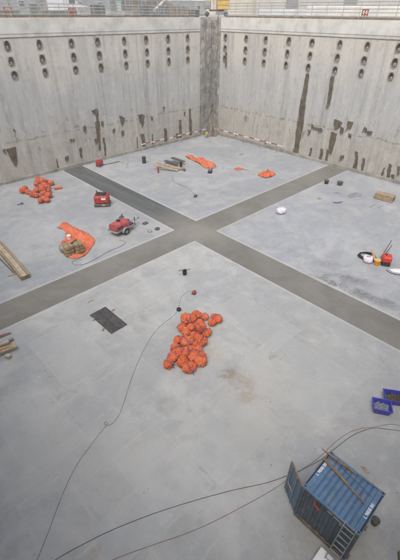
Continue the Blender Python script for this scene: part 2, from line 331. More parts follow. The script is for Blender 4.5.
# ------------------------------------------------------------------ the pit floor
NX, NY = -28.0, -29.0            # near walls
SW = 1.48
def slab(name, x0, x1, y0, y1, mat):
    bm = bmesh.new(); box(bm, ((x0+x1)/2, (y0+y1)/2, -.25), (x1-x0, y1-y0, .5), None, .025)
    return struct(finish(name, bm, mat))
slab('near_floor_slab', NX, -SW, NY, -SW, M_near)
slab('right_floor_slab', SW, XR+.3, NY, -SW, M_right)
slab('far_floor_slab', SW, XR+.3, SW, YL+.3, M_far)
slab('left_floor_slab', NX, -SW, SW, YL+.3, M_left)
bm = bmesh.new()
box(bm, (0, (NY+YL)/2, -.30), (2*SW+.2, YL-NY, .5)); box(bm, ((NX-SW-.1)/2, 0, -.30), (-SW-.1-NX, 2*SW+.2, .5)); box(bm, ((XR+SW+.1)/2, 0, -.30), (XR-SW-.1, 2*SW+.2, .5))
struct(finish('joint_strip_floor', bm, M_strip))

# ------------------------------------------------------------------ retaining walls with anchor recesses
ZT, ZC = 15.55, 17.38            # underside and top of the capping beam
ROWS = (14.75, 13.27, 11.87)
HW, HH, CW, CH = .33, .55, .62, .70      # recess half-axes, cell half-size
def wall_face(bm, cols, a0, a1, P, front=0.0):
    """front face in (a, z); P(a, depth, z) gives the point. cells with an oval recess are cut into it"""
    def quad(aa, ab, za, zb):
        if ab-aa < 1e-4 or zb-za < 1e-4: return
        bm.faces.new([bm.verts.new(P(a, 0, z)) for a, z in ((aa, za), (ab, za), (ab, zb), (aa, zb))])
    cur = a0; SL = bm.verts.layers.float.new('stain')
    for c in sorted(cols):
        quad(cur, c-CW, 0, ZT); cur = c+CW; zc = 0
        for zr in sorted(ROWS):
            quad(c-CW, c+CW, zc, zr-CH); zc = zr+CH
            jw = HW*R.uniform(.88, 1.1); jh = HH*R.uniform(.86, 1.0); n = 20; ov, bk, rim = [], [], []
            for k in range(n):
                t = 2*math.pi*k/n; dx, dz = math.cos(t), math.sin(t)
                da = dx*jw*(1+.04*R.uniform(-1, 1)); dzz = dz*jh*(1+.04*R.uniform(-1, 1))
                ov.append(bm.verts.new(P(c+da, 0, zr+dzz)))
                bk.append(bm.verts.new(P(c+da*.86, .22+.26*(dz*.5+.5), zr+dzz*.86)))
                s = min(CW/abs(dx) if abs(dx) > 1e-6 else 9, CH/abs(dz) if abs(dz) > 1e-6 else 9)
                rim.append(bm.verts.new(P(c+dx*s, 0, zr+dz*s)))
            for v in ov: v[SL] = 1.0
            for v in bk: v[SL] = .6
            for k in range(n):
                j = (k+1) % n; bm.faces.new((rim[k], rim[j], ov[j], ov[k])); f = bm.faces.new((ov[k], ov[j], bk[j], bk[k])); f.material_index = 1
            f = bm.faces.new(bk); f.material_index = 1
            for sx in (-1, 1):
                for sz in (-1, 1):
                    cands = sorted(rim, key=lambda v: (v.co-Vector(P(c+sx*CW, 0, zr+sz*CH))).length)[:2]
                    bm.faces.new((cands[0], cands[1], bm.verts.new(P(c+sx*CW, 0, zr+sz*CH))))
        quad(c-CW, c+CW, zc, ZT)
    quad(cur, a1, 0, ZT)
def soil_mat():
    g = N('damp_soil_stain', .95); at_ = g.nd('ShaderNodeAttribute'); at_.attribute_name = 'mask'
    n1 = g.noise(1.0, 6, .72, g.mapv((2.6, 2.6, .8)), .4); n2 = g.noise(1.6, 6, .65)
    col = g.mix(g.rng(n2, .3, .7), (.075, .056, .032), (.17, .135, .085)); g.put(g.b.inputs['Base Color'], col)
    f = g.rng(g.math('ADD', at_.outputs['Fac'], g.math('MULTIPLY', g.math('SUBTRACT', n1, .5), 1.9)), .18, .85)
    g.put(g.b.inputs['Alpha'], f); g.bump(n1, .6, .04); return g.m
M_soil = soil_mat()
def patch(name, pts, P, parent, mat=None):
    """ragged seep mark a few millimetres proud of the wall; pts are (a, z); its 'mask' fades towards the rim, most below"""
    mat = mat or M_soil
    A2 = sum(pts[i][0]*pts[(i+1) % len(pts)][1]-pts[(i+1) % len(pts)][0]*pts[i][1] for i in range(len(pts)))
    if A2 < 0: pts = pts[::-1]
    out = []
    for i in range(len(pts)):
        (a, b), (c, d) = pts[i], pts[(i+1) % len(pts)]; L = math.hypot(c-a, d-b); n = max(2, int(L/.3))
        for k in range(n):
            t = k/n; out.append((a+(c-a)*t+R.uniform(-.03, .03), b+(d-b)*t+R.uniform(-.03, .03)))
    n = len(out); rim = []
    for i in range(n):
        p, q = out[i-1], out[(i+1) % n]; tx, tz = q[0]-p[0], q[1]-p[1]; l = math.hypot(tx, tz) or 1; nx, nz = tz/l, -tx/l
        rim.append((out[i][0]+nx*.20, max(.44, out[i][1]+nz*.20-(.6 if nz < -.3 else 0))))
    bm = bmesh.new(); ML = bm.verts.layers.float.new('mask')
    vs_ = [bm.verts.new(P(a, -.006, max(z, .44))) for a, z in out]
    for v in vs_: v[ML] = .72
    es = [bm.edges.new((vs_[i], vs_[(i+1) % n])) for i in range(n)]
    bmesh.ops.triangle_fill(bm, edges=es, use_beauty=True)
    rv = [bm.verts.new(P(a, -.004, z)) for a, z in rim]
    for i in range(n):
        j = (i+1) % n; bm.faces.new((vs_[i], rv[i], rv[j], vs_[j]))
    return finish(name, bm, mat, parent)
PL = lambda a, d, z: (a, YL+d, z)
PR = lambda a, d, z: (XR+d, a, z)
CORN_X, CORN_Y = 24.85, 24.1
colsL = [-23.9, -20.1, -16.2, -12.4, -8.6, -4.75, -1.05, 3.03, 6.7, 10.75, 14.44, 18.41, 22.25]
colsR = [23.1, 18.84, 15.13, 11.12, 7.42, 3.37, -.26, -4.02, -7.9, -11.7, -15.5, -19.3, -23.1]
def plate_mesh():
    bm = bmesh.new()
    box(bm, (0, 0, 0), (.36, .36, .05), None, .01); cyl(bm, (0, 0, .025), (0, 0, .14), .12, .11, 14); cyl(bm, (0, 0, .14), (0, 0, .24), .05, .05, 10)
    me = bpy.data.meshes.new('anchor_head'); bm.to_mesh(me); bm.free(); me.materials.append(M_plate); return me
PLATE = plate_mesh()
def add_heads(parent, cols, P, inward):
    for c in cols:
        for zr in ROWS:
            o = bpy.data.objects.new('anchor_head', PLATE); COL.objects.link(o); o.parent = parent
            q = P(c+R.uniform(-.03, .03), .31, zr-.12+R.uniform(-.05, .03)); o.location = q
            d_ = Vector(inward)*.88 + Vector((0, 0, .48)); o.rotation_euler = d_.to_track_quat('Z', 'Y').to_euler()
def coping(parent, a0, a1, P):
    def pb(name, dmin, dmax, z0, z1, mat, aa=a0, ab=a1):
        p, q = Vector(P(aa, dmin, z0)), Vector(P(ab, dmax, z1)); c = (p+q)/2; s = [abs(x) for x in (q-p)]
        return bx(name, c, s, mat, parent, None, .012)
    L = a1-a0; n = max(1, round(L/7.5))
    for i in range(n):
        pb('capping_beam', -.10, 1.1, ZT+.38, ZC, M_coping, a0+L*i/n+.008, a0+L*(i+1)/n-.008)
    pb('beam_soffit_band', -.05, 1.06, ZT+.06, ZT+.377, M_coping)
    pb('joint_line', -.035, 1.0, ZT-.03, ZT+.057, M_joint)
    pb('kicker', -.16, .1, -.2, .42, M_kick)
# left wall
wl = thing('retaining_wall', 'long concrete retaining wall on the left with three rows of anchor recesses', 'wall')
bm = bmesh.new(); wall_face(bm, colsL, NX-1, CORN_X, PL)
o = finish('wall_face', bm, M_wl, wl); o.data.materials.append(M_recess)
bx('wall_core', ((NX-1+CORN_X)/2, YL+.85, 7.8), (CORN_X-NX+1, .5, 15.2), M_wl, wl)
add_heads(wl, colsL, PL, (0, -1, 0)); coping(wl, NX-1, CORN_X, PL)
# right wall
wr = thing('retaining_wall', 'long concrete retaining wall on the right with brown seepage strips', 'wall')
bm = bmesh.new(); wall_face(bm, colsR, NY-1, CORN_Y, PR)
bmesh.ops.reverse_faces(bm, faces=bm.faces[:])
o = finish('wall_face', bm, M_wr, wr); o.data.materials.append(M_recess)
bx('wall_core', (XR+.85, (NY-1+CORN_Y)/2, 7.8), (.5, CORN_Y-NY+1, 15.2), M_wr, wr)
add_heads(wr, colsR, PR, (-1, 0, 0)); coping(wr, NY-1, CORN_Y, PR)
# rough, dark corner panel
wc = thing('corner_panel', 'dark rough unlined concrete panel in the far corner of the pit', 'wall')
bm = bmesh.new()
def rough_grid(bm, a0, a1, P, depth, na, nz):
    g_ = [[None]*(nz+1) for _ in range(na+1)]
    for i in range(na+1):
        for k in range(nz+1):
            a, z = a0+(a1-a0)*i/na, ZC*k/nz
            q = Vector(P(a, 0, z)); n_ = noise.fractal(q*1.1, 1, 2, 5)*.13+noise.noise(q*Vector((2.4, 2.4, .35)))*.12
            if i in (0,): n_ = 0
            g_[i][k] = bm.verts.new(P(a, depth+n_, z))
    for i in range(na):
        for k in range(nz): bm.faces.new((g_[i][k], g_[i+1][k], g_[i+1][k+1], g_[i][k+1]))
rough_grid(bm, CORN_X, XR+.25, PL, .16, 22, 110); finish('corner_face', bm, M_wc, wc, True)
bm = bmesh.new(); rough_grid(bm, CORN_Y, YL+.35, PR, .16, 12, 110); bmesh.ops.reverse_faces(bm, faces=bm.faces[:]); finish('corner_face', bm, M_wc, wc, True)
bx('corner_core', ((CORN_X+XR)/2+1, YL+.9, ZC/2-.05), (XR-CORN_X+1.9, .8, ZC-.1), M_wc, wc)
bx('corner_core', (XR+.9, (CORN_Y+YL)/2+.08, ZC/2-.1), (.8, YL-CORN_Y+.8, ZC-.2), M_wc, wc)
for (p0, p1, r_) in (((213, 40), (219, 12), .05), ((214.5, 62), (211, 82), .03), ((209.5, 112), (215, 100), .03)):
    a, b = onR(*p0) if p0[0] > 214 else onL(*p0), onR(*p1) if p1[0] > 214 else onL(*p1)
    cy('rebar_stub', a+Vector((-.14, -.14, 0)), b+Vector((-.14, -.14, 0)), r_, M_grey, wc, seg=6)
for (x_, y_, z0, z1, r_) in ((25.0, 25.4, .0, 6.5, .035), (25.7, 25.35, 2, 17.2, .03), (26.5, 25.45, .0, 13, .04), (27.2, 25.3, 5, 17.2, .03), (27.75, 25.0, .0, 15, .05), (27.8, 24.5, 1, 17.2, .03)):
    cy('hanging_pipe', (x_, y_, z0), (x_+R.uniform(-.25, .25), y_+R.uniform(-.05, .1), z1), r_, M_grey if r_ > .03 else M_dgrey, wc, seg=6)
for k in range(26):
    z = R.uniform(1.5, 16.5); L = R.uniform(.8, 2.2); a = R.uniform(25.1, 26.3); cy('rebar_stub', (a, YL-.08, z), (a+L*.6, YL-.05, z+L*R.uniform(-.9, .9)), .025, M_grey, wc, seg=5)
# near walls, behind and below the camera
for nm, lab, c, s in (('retaining_wall', 'plain concrete retaining wall below the viewer on the left near side', (NX-.55, (NY+YL)/2, ZC/2), (1.1, YL-NY+4, ZC)),
                 ('retaining_wall', 'plain concrete retaining wall below the viewer on the right near side', ((NX+XR)/2, NY-.55, ZC/2), (XR-NX+4, 1.1, ZC))):
    tag(bx(nm, c, s, M_wl if s[0] < 2 else M_wr), lab, 'wall')
# seep marks and flaked pockets
def seep(wall, f, P, ax, lst):
    for pts in lst:
        q = [f(*p) for p in pts]; patch('seep_mark', [(v[ax], max(v.z, .44)) for v in q], P, wall)
seep(wl, onL, PL, 0, [
    [(6, 149.3), (15.8, 147.5), (16.8, 166), (13, 160)], [(2.5, 149.5), (5, 149), (5, 152), (3.5, 152)], [(13.3, 129), (15.5, 131), (14.2, 133)],
    [(91.7, 110.8), (98, 108.8), (98, 116), (96.8, 119.8), (95, 114.5)], [(95, 121.7), (99.5, 121.7), (100, 138.5), (100.6, 148), (98.6, 147), (97.7, 140), (96.5, 131)],
    [(94.5, 139), (97.4, 138.8), (97, 141.4), (95, 141.3)], [(101.4, 121.5), (103.6, 121.5), (103.4, 123.8), (101.8, 123.6)], [(103, 138), (104.2, 138), (105.4, 147), (104.2, 147)],
    [(119, 116), (125, 118.3), (121.2, 123.5), (120.4, 120)], [(121.7, 131.3), (124, 131.3), (123.8, 134), (121.9, 134)],
    [(138.3, 114.8), (144.5, 114.8), (143.6, 121), (142.4, 125.5), (140.4, 120)], [(140.8, 134.5), (143.8, 134), (145.4, 149), (143.2, 149)],
    [(164.3, 128.7), (166.6, 128.4), (167.3, 143.8), (164.8, 144)], [(179.2, 120.6), (181, 120.4), (181.8, 140.2), (179.8, 140.4)], [(176, 134), (178, 133.6), (178.6, 141), (176.6, 141.4)],
    [(188.9, 109), (190.6, 109), (192, 137.5), (189.8, 137.8)], [(79.4, 148.6), (81.6, 148.2), (82, 156), (80.4, 156.4)], [(65.3, 157.2), (68.6, 156.6), (68.2, 159.4), (65.8, 159.8)],
    [(69.5, 139), (74.5, 139.8), (70, 140.6)], [(151, 117), (152.5, 117), (152, 119)], [(163, 107), (164.5, 107), (164, 109.5)]])
seep(wr, onR, PR, 1, [
    [(306.2, 74), (308.6, 74), (304.6, 109.5), (302.8, 125), (297.6, 155.2), (293.9, 154), (297.2, 125), (299.6, 109.5)],
    [(331.2, 76.5), (334, 76.5), (331.8, 93), (328.9, 106.5), (326.8, 106.5), (328.6, 93)],
    [(334.3, 119.5), (342.2, 122.5), (338, 126.5), (335.8, 128.5)], [(331.3, 132.3), (336.8, 133.8), (334, 145), (330.7, 154), (328.3, 152.5), (330, 143)],
    [(326.6, 149.5), (328.2, 150), (327.2, 162), (325.4, 161.6)], [(347.8, 121.8), (352.7, 122.5), (350.8, 127.8), (348.6, 126.6), (346.3, 130), (347.2, 126)],
    [(356.2, 156.3), (357.6, 156.5), (356.4, 170), (352.3, 169)], [(363.2, 158.5), (364.6, 159), (362.8, 171), (361.2, 170.6)], [(365, 126.8), (367, 129.8), (363.4, 130)],
    [(389.6, 164), (391.6, 165), (390.2, 171), (388.4, 178), (386.8, 177.5), (387.6, 171)], [(391.8, 174.5), (393.6, 175), (392.6, 181.5), (390.9, 181)], [(321.2, 149), (322.8, 149.5), (321, 160), (319.4, 159.5)],
    [(308, 130), (310.4, 130.6), (309, 133)], [(312.6, 126.6), (322, 129.4), (321.6, 130.8), (312.8, 127.8)], [(310.8, 148), (312.2, 148.2), (310, 157.4), (308.6, 157)],
    [(366, 131), (372, 131.6), (371.8, 133.4), (366.2, 132.8)], [(340.6, 155.6), (343.6, 156), (343.4, 158), (340.8, 157.6)], [(355.4, 152), (357.4, 152.3), (357, 155), (355.4, 154.8)], [(398, 167), (399.5, 167), (399, 175), (397.5, 174)],
    [(225.6, 53), (227, 53), (226.4, 66), (225, 66)]])

for k in range(13):
    for wall, P, lo, hi in ((wl, PL, -26, 24), (wr, PR, -26, 23)):
        a = R.uniform(lo, hi)
        if k < 9: z0, z1, w2 = .46, R.uniform(.9, 2.4), R.uniform(.02, .07)
        else: z1 = R.gauss(4.9, .7); z0 = z1-R.uniform(.15, .7); w2 = R.uniform(.04, .2)
        patch('seep_mark', [(a-w2, z0), (a+w2*.8, z0), (a+w2, z1), (a-w2*.4, z1)], P, wall)
# ------------------------------------------------------------------ ground round the pit, reaching the horizon
bm = bmesh.new(); F = 1500; GZ = ZC-.06
xa, xb, ya, yb = NX-1.1, XR+1.1, NY-1.1, YL+1.1
for (x0, x1, y0, y1) in ((-F, F, yb, F), (-F, F, -F, ya), (-F, xa, ya, yb), (xb, F, ya, yb)):
    bm.faces.new([bm.verts.new(q) for q in ((x0, y0, GZ), (x1, y0, GZ), (x1, y1, GZ), (x0, y1, GZ))])
struct(finish('ground', bm, M_ground))

# ------------------------------------------------------------------ guard railings on the two copings
def railing(name, label, P, a0, a1, step, zs, toe=True):
    t = thing(name, label, 'railing', P(a0, .45, ZC))
    o0 = Vector(P(a0, .45, ZC)); n = int(abs(a1-a0)/step); sg = 1 if a1 > a0 else -1
    for i in range(n+1):
        q = Vector(P(a0+sg*i*step, .45, ZC))-o0; lean = Vector((R.uniform(-.03, .03), R.uniform(-.03, .03), 0))
        bm = bmesh.new(); cyl(bm, q, q+lean+Vector((0, 0, zs[-1]+.06)), .032, seg=6); box(bm, q+Vector((0, 0, .015)), (.2, .2, .03)); finish('post', bm, M_steel, t)
    e = Vector(P(a1, .45, ZC))-o0
    for z in zs: cy('rail', Vector((0, 0, z)), e+Vector((0, 0, z+R.uniform(-.02, .02))), .05, M_steel, t, seg=6)
    if toe:
        c = e/2+Vector((0, 0, .12)); s = [max(.04, abs(x)) for x in e]; s[2] = .2
        bx('toe_board', c, s, M_woodd, t)
    return t
railing('guard_railing', 'grey tubular guard railing along the top of the left wall', PL, NX, 24.4, 1.9, (.35, .68, 1.0, 1.32))
railing('guard_railing', 'grey tubular guard railing along the top of the right wall', PR, NY, 23.8, 2.2, (.34, .70, 1.06, 1.42, 1.75))
# mesh fence panels on the left, some way behind the railing
def fence(label, x0, y0, n, group):
    for i in range(n):
        t = thing('mesh_fence_panel', label[i], 'fence', (x0+i*3.55, y0+R.uniform(-.2, .2), GZ), R.uniform(-.05, .05), group)
        bm = bmesh.new()
        for a, b in (((0, 0, .1), (0, 0, 2)), ((3.45, 0, .1), (3.45, 0, 2)), ((0, 0, 2), (3.45, 0, 2)), ((0, 0, .15), (3.45, 0, .15))): cyl(bm, a, b, .03, seg=6)
        finish('frame', bm, M_steel, t)
        bm = bmesh.new()
        for k in range(1, 23): cyl(bm, (k*.15, 0, .15), (k*.15, 0, 2), .006, seg=3)
        for z in (.6, 1.05, 1.5): cyl(bm, (0, 0, z), (3.45, 0, z), .006, seg=3)
        finish('mesh_infill', bm, M_steel, t)
        for k in (0, 3.45): bx('concrete_foot', (k, 0, .07), (.22, .65, .14), M_kick, t, None, .02)
ordn = ['first', 'second', 'third', 'fourth', 'fifth', 'sixth', 'seventh', 'eighth', 'ninth']
fence(['mesh fence panel close behind the left railing, %s from the left' % q for q in ordn[:9]], -6.2, 27.7, 9, 'mesh fence panels close behind the left railing')
fence(['wire mesh fence panel behind the left railing, %s from the left edge of the photo' % q for q in ordn[:8]], -5.2, 30.5, 8, 'mesh fence panels behind the left railing')

# orange plastic barriers
def barrier(label, p, rz, wdt, n):
    t = thing('plastic_barrier', label, 'barrier', p, rz)
    bm = bmesh.new()
    for k in range(n+1): box(bm, (-wdt/2+wdt*k/n, 0, .52), (.16, .07, .96), None, .02)
    box(bm, (0, 0, .98), (wdt+.16, .06, .12)); box(bm, (0, 0, .5), (wdt+.1, .05, .1)); finish('board', bm, M_or, t)
    for s in (-1, 1): bx('foot', (s*wdt*.36, 0, .03), (.14, .5, .06), M_black, t)
ZG = GZ
def at_depth(px, py, dist):      # a point of the upper ground seen in this direction, at a chosen horizontal distance
    v = ray(px, py); v = Vector((v.x, v.y, 0)).normalized(); return Vector((CAM.x+v.x*dist, CAM.y+v.y*dist, ZG))
E2 = Vector((0, 0, .06))
q = onL(12, 16); barrier('two-post orange plastic barrier behind the left railing, near the left edge', (q.x, YL+.85, ZC), 0, .75, 1)
q = onL(76.5, 16); barrier('slatted orange plastic barrier behind the left railing, below the white van', (q.x, YL+.85, ZC), .1, .85, 3)
q = onR(360.5, 18); barrier('orange plastic barrier behind the right railing', (XR+.85, q.y, ZC), 1.5, .7, 2)

# ------------------------------------------------------------------ the site beyond: cabins, van, soil heap, crane, trees
M_cabin = simple('cabin_grey', (.33, .34, .33), .15, .7, .5, dirt=(.22, .21, .19)); M_cabw = simple('cabin_white', (.62, .62, .60), .1, .7, .5, dirt=(.45, .43, .4))
M_cabb = simple('brown_hoarding', (.20, .15, .11), .25, .85, .6, dirt=(.12, .09, .07)); M_glass = simple('dull_glass', (.13, .135, .135), .3, .4, 1); M_teal = simple('teal_paint', (.10, .42, .36), .1, .6, 1)
def cabin(label, p, rz, L, Wd, H, mat, nwin=3):
    t = thing('site_cabin', label, 'cabin', p, rz)
    bm = bmesh.new(); box(bm, (0, 0, H/2+.08), (L, Wd, H-.16), None, .03)
    nr = int(L/.35)
    for k in range(nr): box(bm, (-L/2+.2+k*(L-.4)/max(1, nr-1), -Wd/2-.02, H/2), (.12, .04, H-.5))
    finish('wall', bm, mat, t)
    bx('roof', (0, 0, H+.08), (L+.14, Wd+.14, .16), M_cabw if mat is not M_cabw else M_grey, t, None, .02)
    bx('base_frame', (0, 0, .07), (L-.1, Wd-.1, .14), M_dgrey, t)
    for k in range(nwin):
        x = -L/2+L*(k+.5)/nwin
        f = bx('window', (x, -Wd/2-.05, H*.58), (1.0, .06, .95), M_cabw, t); bx('pane', (x, -Wd/2-.085, H*.58), (.86, .03, .8), M_glass, f)
def facing(p): return math.atan2(p.y-CAM.y, p.x-CAM.x)-math.pi/2
for (px, dist, L, H, mat, lab) in ((8, 78, 9, 2.7, M_cabin, 'grey site cabin far behind the left railing, at the left edge of the photo'), (36, 90, 12, 2.9, M_kick, 'dull brown grey site cabin behind the left railing, second from the left'),
        (92, 86, 7, 2.8, M_cabin, 'grey site cabin right of the white van'), (128, 95, 16, 3.6, M_cabb, 'long brown shed behind the left wall'), (183, 120, 12, 3.0, M_cabin, 'grey cabin behind the left railing, just left of the yellow crane')):
    p = at_depth(px, 12, dist); cabin(lab, p, facing(p)+R.uniform(-.15, .15), L, 2.5, H, mat, max(1, int(L/3.2)))
M_wrap = [simple('wrapped_goods_%s' % n_, c_, .25, .7, 1.5, dirt=(.2, .18, .15)) for n_, c_ in (('grey', (.30, .30, .29)), ('pale', (.52, .50, .46)), ('brown', (.24, .18, .12)), ('dark', (.12, .12, .12)), ('green', (.16, .19, .15)))]
ORD = 'first second third fourth fifth sixth seventh eighth ninth tenth eleventh twelfth thirteenth fourteenth fifteenth sixteenth seventeenth eighteenth'.split()
for k in range(18):
    px = 2+k*11.2+R.uniform(-3, 3); p = at_depth(px, 12, R.uniform(60, 82) if px < 120 else R.uniform(72, 92))
    if p.y < YL+4.8: p.y = YL+4.8+R.random()*3
    h = R.uniform(.6, 1.7); L = R.uniform(1.2, 3.0); mtl = R.choice(M_wrap); t = thing('material_pallet', '%s loaded pallet behind the left railing, %s pallet from the left' % (mtl.name.split('_')[-1], ORD[k]), 'pallet', p, R.uniform(-.5, .5), 'pallets of material behind the left railing')
    bm = bmesh.new(); n_ = R.randrange(2, 5)
    for q_ in range(n_): box(bm, (-L/2+L*(q_+.5)/n_, R.uniform(-.05, .05), .14+h*R.uniform(.35, .5)), (L/n_*.96, 1.0, h*R.uniform(.7, 1.0)*.9), None, .03)
    zmin = min(v.co.z for v in bm.verts)
    for v in bm.verts: v.co.z += .14-zmin
    finish('load', bm, mtl, t)
    for q_ in range(3): bx('skid', (-L/2+.1+q_*(L-.2)/2, 0, .065), (.12, 1.0, .13), M_woodd, t)
# white van
p = at_depth(67.5, 12, 72); v_ = thing('parked_van', 'white panel van parked behind the left railing', 'van', p, facing(p)+.12)
prof = [(-2.6, .45), (-2.6, 2.25), (-2.45, 2.4), (.9, 2.4), (1.55, 1.65), (2.45, 1.35), (2.6, .95), (2.6, .45)]
bm = bmesh.new(); A = [bm.verts.new((x, -.95, z)) for x, z in prof]; B = [bm.verts.new((x, .95, z)) for x, z in prof]
bm.faces.new(A); bm.faces.new(B[::-1])
for i in range(len(prof)): j = (i+1) % len(prof); bm.faces.new((A[j], A[i], B[i], B[j]))
bmesh.ops.bevel(bm, geom=bm.edges[:], offset=.06, segments=2, affect='EDGES'); finish('body', bm, M_white, v_)
bx('side_window', (.75, -.955, 1.85), (.85, .03, .55), M_glass, v_, None, .01); bx('windscreen', (1.28, 0, 2.02), (.05, 1.6, .8), M_glass, v_, Matrix.Rotation(-.72, 3, 'Y'))
for x in (-1.6, 1.65):
    for s in (-1, 1):
        wv_ = cy('wheel', (x, s*.98, .34), (x, s*.74, .34), .34, M_black, v_, seg=18); cy('rim', (x, s*.99, .34), (x, s*.975, .34), .19, M_grey, wv_, seg=14)
# soil heap
def heap(label, p, rx, ry, h, mat=M_mud):
    bm = bmesh.new(); bmesh.ops.create_icosphere(bm, subdivisions=4, radius=1)
    for v in bm.verts:
        q = v.co.copy(); n_ = noise.fractal(q*1.8+Vector((p.x, p.y, 0))*.1, 1, 2, 4); v.co = Vector((q.x*rx*(1+.2*n_), q.y*ry*(1+.2*n_), max(-.05, q.z*h*(1+.35*n_))))
    o_ = finish('soil_heap', bm, mat, None, True); o_.location = p; tag(o_, label, 'soil heap')
heap('low grey brown soil heap behind the left railing', at_depth(50, 12, 110), 9, 4, 2.2, M_kick)
heap('brown soil heap beyond the brown shed', at_depth(150, 12, 118), 10, 5, 3.0, M_cabb)
# teal drum stand (small portable toilet) by the shed
p = at_depth(119.5, 12, 88); t = thing('portable_toilet', 'small teal portable toilet in front of the brown shed', 'toilet', p, facing(p))
bx('cabin', (0, 0, 1.1), (1.05, 1.05, 2.1), M_teal, t, None, .04); bx('roof', (0, 0, 2.22), (1.1, 1.1, .14), M_cabw, t, None, .05); bx('door', (0, -.54, 1.05), (.75, .03, 1.85), M_cabw, t)
# white inclined conveyor
p = at_depth(166, 12, 84); t = thing('belt_conveyor', 'white inclined conveyor rising behind the left wall', 'conveyor', p, facing(p))
a, b = Vector((-2.2, 0, .9)), Vector((3.4, 0, 5.2)); dr = (b-a); rot = Matrix.Rotation(-math.atan2(dr.z, dr.x), 3, 'Y')
bx('boom', (a+b)/2, (dr.length, .5, .34), M_white, t, rot, .03)
for k in range(7): bx('cross_brace', a+dr*(k+.5)/7+Vector((0, 0, .2)), (.08, .56, .1), M_grey, t, rot)
for s in (-1, 1):
    cy('leg', (-.6, s*.7, 0), (.2, s*.24, 2.4), .06, M_grey, t, seg=8); cy('wheel', (-2.2, s*.35, .3), (-2.2, s*.55, .3), .3, M_black, t, seg=16)
bx('hopper', (-2.3, 0, .75), (1.0, 1.1, .7), M_grey, t, None, .08)
# yellow crawler crane behind the corner
p = at_depth(216.5, 12, 84); t = thing('crawler_crane', 'yellow crawler crane standing behind the far corner of the pit', 'crane', p, facing(p))
bm = bmesh.new(); box(bm, (1.25, 0, 2.45), (2.1, 3.2, 2.7), None, .06); finish('counterweight', bm, M_yel, t)
for k in range(3): bx('weight_seam', (1.25, -1.615, 1.75+k*.7), (2.04, .03, .04), M_dgrey, t)
bx('cab', (-1.6, -.6, 1.75), (1.1, 1.9, 1.2), M_grey, t, None, .08); bx('cab_window', (-1.6, -1.57, 1.9), (.8, .05, .6), M_cabin, t)
bm = bmesh.new()
for x in (-2.1, -1.3, -.5, .1): cyl(bm, (x, -.9, 1.1), (x, -.9, 3.9), .05, seg=6)
for z in (2.5, 3.1, 3.8): cyl(bm, (-2.2, -.9, z), (.2, -.9, z), .05, seg=6)
cyl(bm, (-2.1, -.9, 1.1), (.1, -.9, 3.8), .04, seg=6); finish('service_frame', bm, M_yel, t)
bx('turntable', (0, 0, .98), (2.6, 2.4, .26), M_dgrey, t, None, .03)
for s in (-1, 1):
    bm = bmesh.new(); box(bm, (s*1.7, 0, .45), (.75, 5.0, .8), None, .3); finish('track', bm, M_dgrey, t)
bm = bmesh.new()
for sx in (-.55, .55):
    for sy in (-.45, .45): cyl(bm, (sx-1.0, sy+1.4, 2.0), (sx*.6-1.0, sy*.6+9, 28), .07, seg=6)
for k in range(16):
    f0, f1 = k/16, (k+1)/16; yA, yB = 1.4+7.6*f0, 1.4+7.6*f1; zA, zB = 2+26*f0, 2+26*f1; w0, w1 = .55*(1-.4*f0), .55*(1-.4*f1)
    sg = 1 if k % 2 else -1
    cyl(bm, (-1-w0*sg, yA-.4*(1-.4*f0), zA), (-1+w1*sg, yB-.4*(1-.4*f1), zB), .035, seg=5); cyl(bm, (-1-w0*sg, yA+.4*(1-.4*f0), zA), (-1+w1*sg, yB+.4*(1-.4*f1), zB), .035, seg=5)
finish('lattice_boom', bm, M_yel, t)
# pale stacked containers and pallets far right
for (px, dist, L, H, mat, lab) in ((276, 92, 7, 1.1, M_cabw, 'low white covered stack behind the right railing, left of the middle'), (306, 96, 6, 1.2, M_cabw, 'low white covered stack behind the right railing, near its middle'),
        (333, 84, 9, 1.6, M_coping, 'long pale covered stack behind the right railing'), (385, 80, 8, 1.5, M_coping, 'pale covered stack behind the right railing, at the right edge of the photo')):
    p = at_depth(px, 12, dist); t = thing('covered_stack', lab, 'covered stack', p, facing(p)+R.uniform(-.2, .2))
    bm = bmesh.new(); box(bm, (0, 0, H/2+.12), (L, 1.8, H), None, .12); finish('cover', bm, mat, t)
    for k in range(4): bx('skid', (-L/2+.4+k*(L-.8)/3, 0, .06), (.2, 1.7, .12), M_woodd, t)
# added pale halls behind the right wall, their colour stands for the warm glow
M_hall = simple('cream_glow_cladding', (.66, .60, .50), .10, .8, .2, dirt=(.52, .47, .39)); M_hall2 = simple('pale_grey_cladding', (.56, .53, .48), .10, .8, .2, dirt=(.45, .42, .38))
for (px, dist, L, H, mtl, lab) in ((262, 175, 52, 13, M_hall, 'added long cream hall standing in for the pale glow far behind the right wall, next to the crane'), (352, 165, 62, 12, M_hall2, 'added pale grey hall standing in for the pale glow far behind the right wall, at the right')):
    p = at_depth(px, 12, dist); t = thing('backdrop_hall', lab, 'hall', p, facing(p)+(.12 if px < 300 else -.1))
    n_ = int(L/1.5)
    for k in range(n_): bx('cladding_panel', (-L/2+L*(k+.5)/n_, -10+R.uniform(0, .03), H/2), (L/n_-.03, .2, H), mtl, t)
    bx('hall_body', (0, 0, H/2-.1), (L-.2, 19.6, H-.2), mtl, t); bx('roof_edge', (0, 0, H+.2), (L+.6, 21, .4), M_coping, t)
    for k in range(3): bx('roller_door', (-L*.3+L*.3*k, -10.16, 2.1), (4, .1, 4.2), M_grey, t)
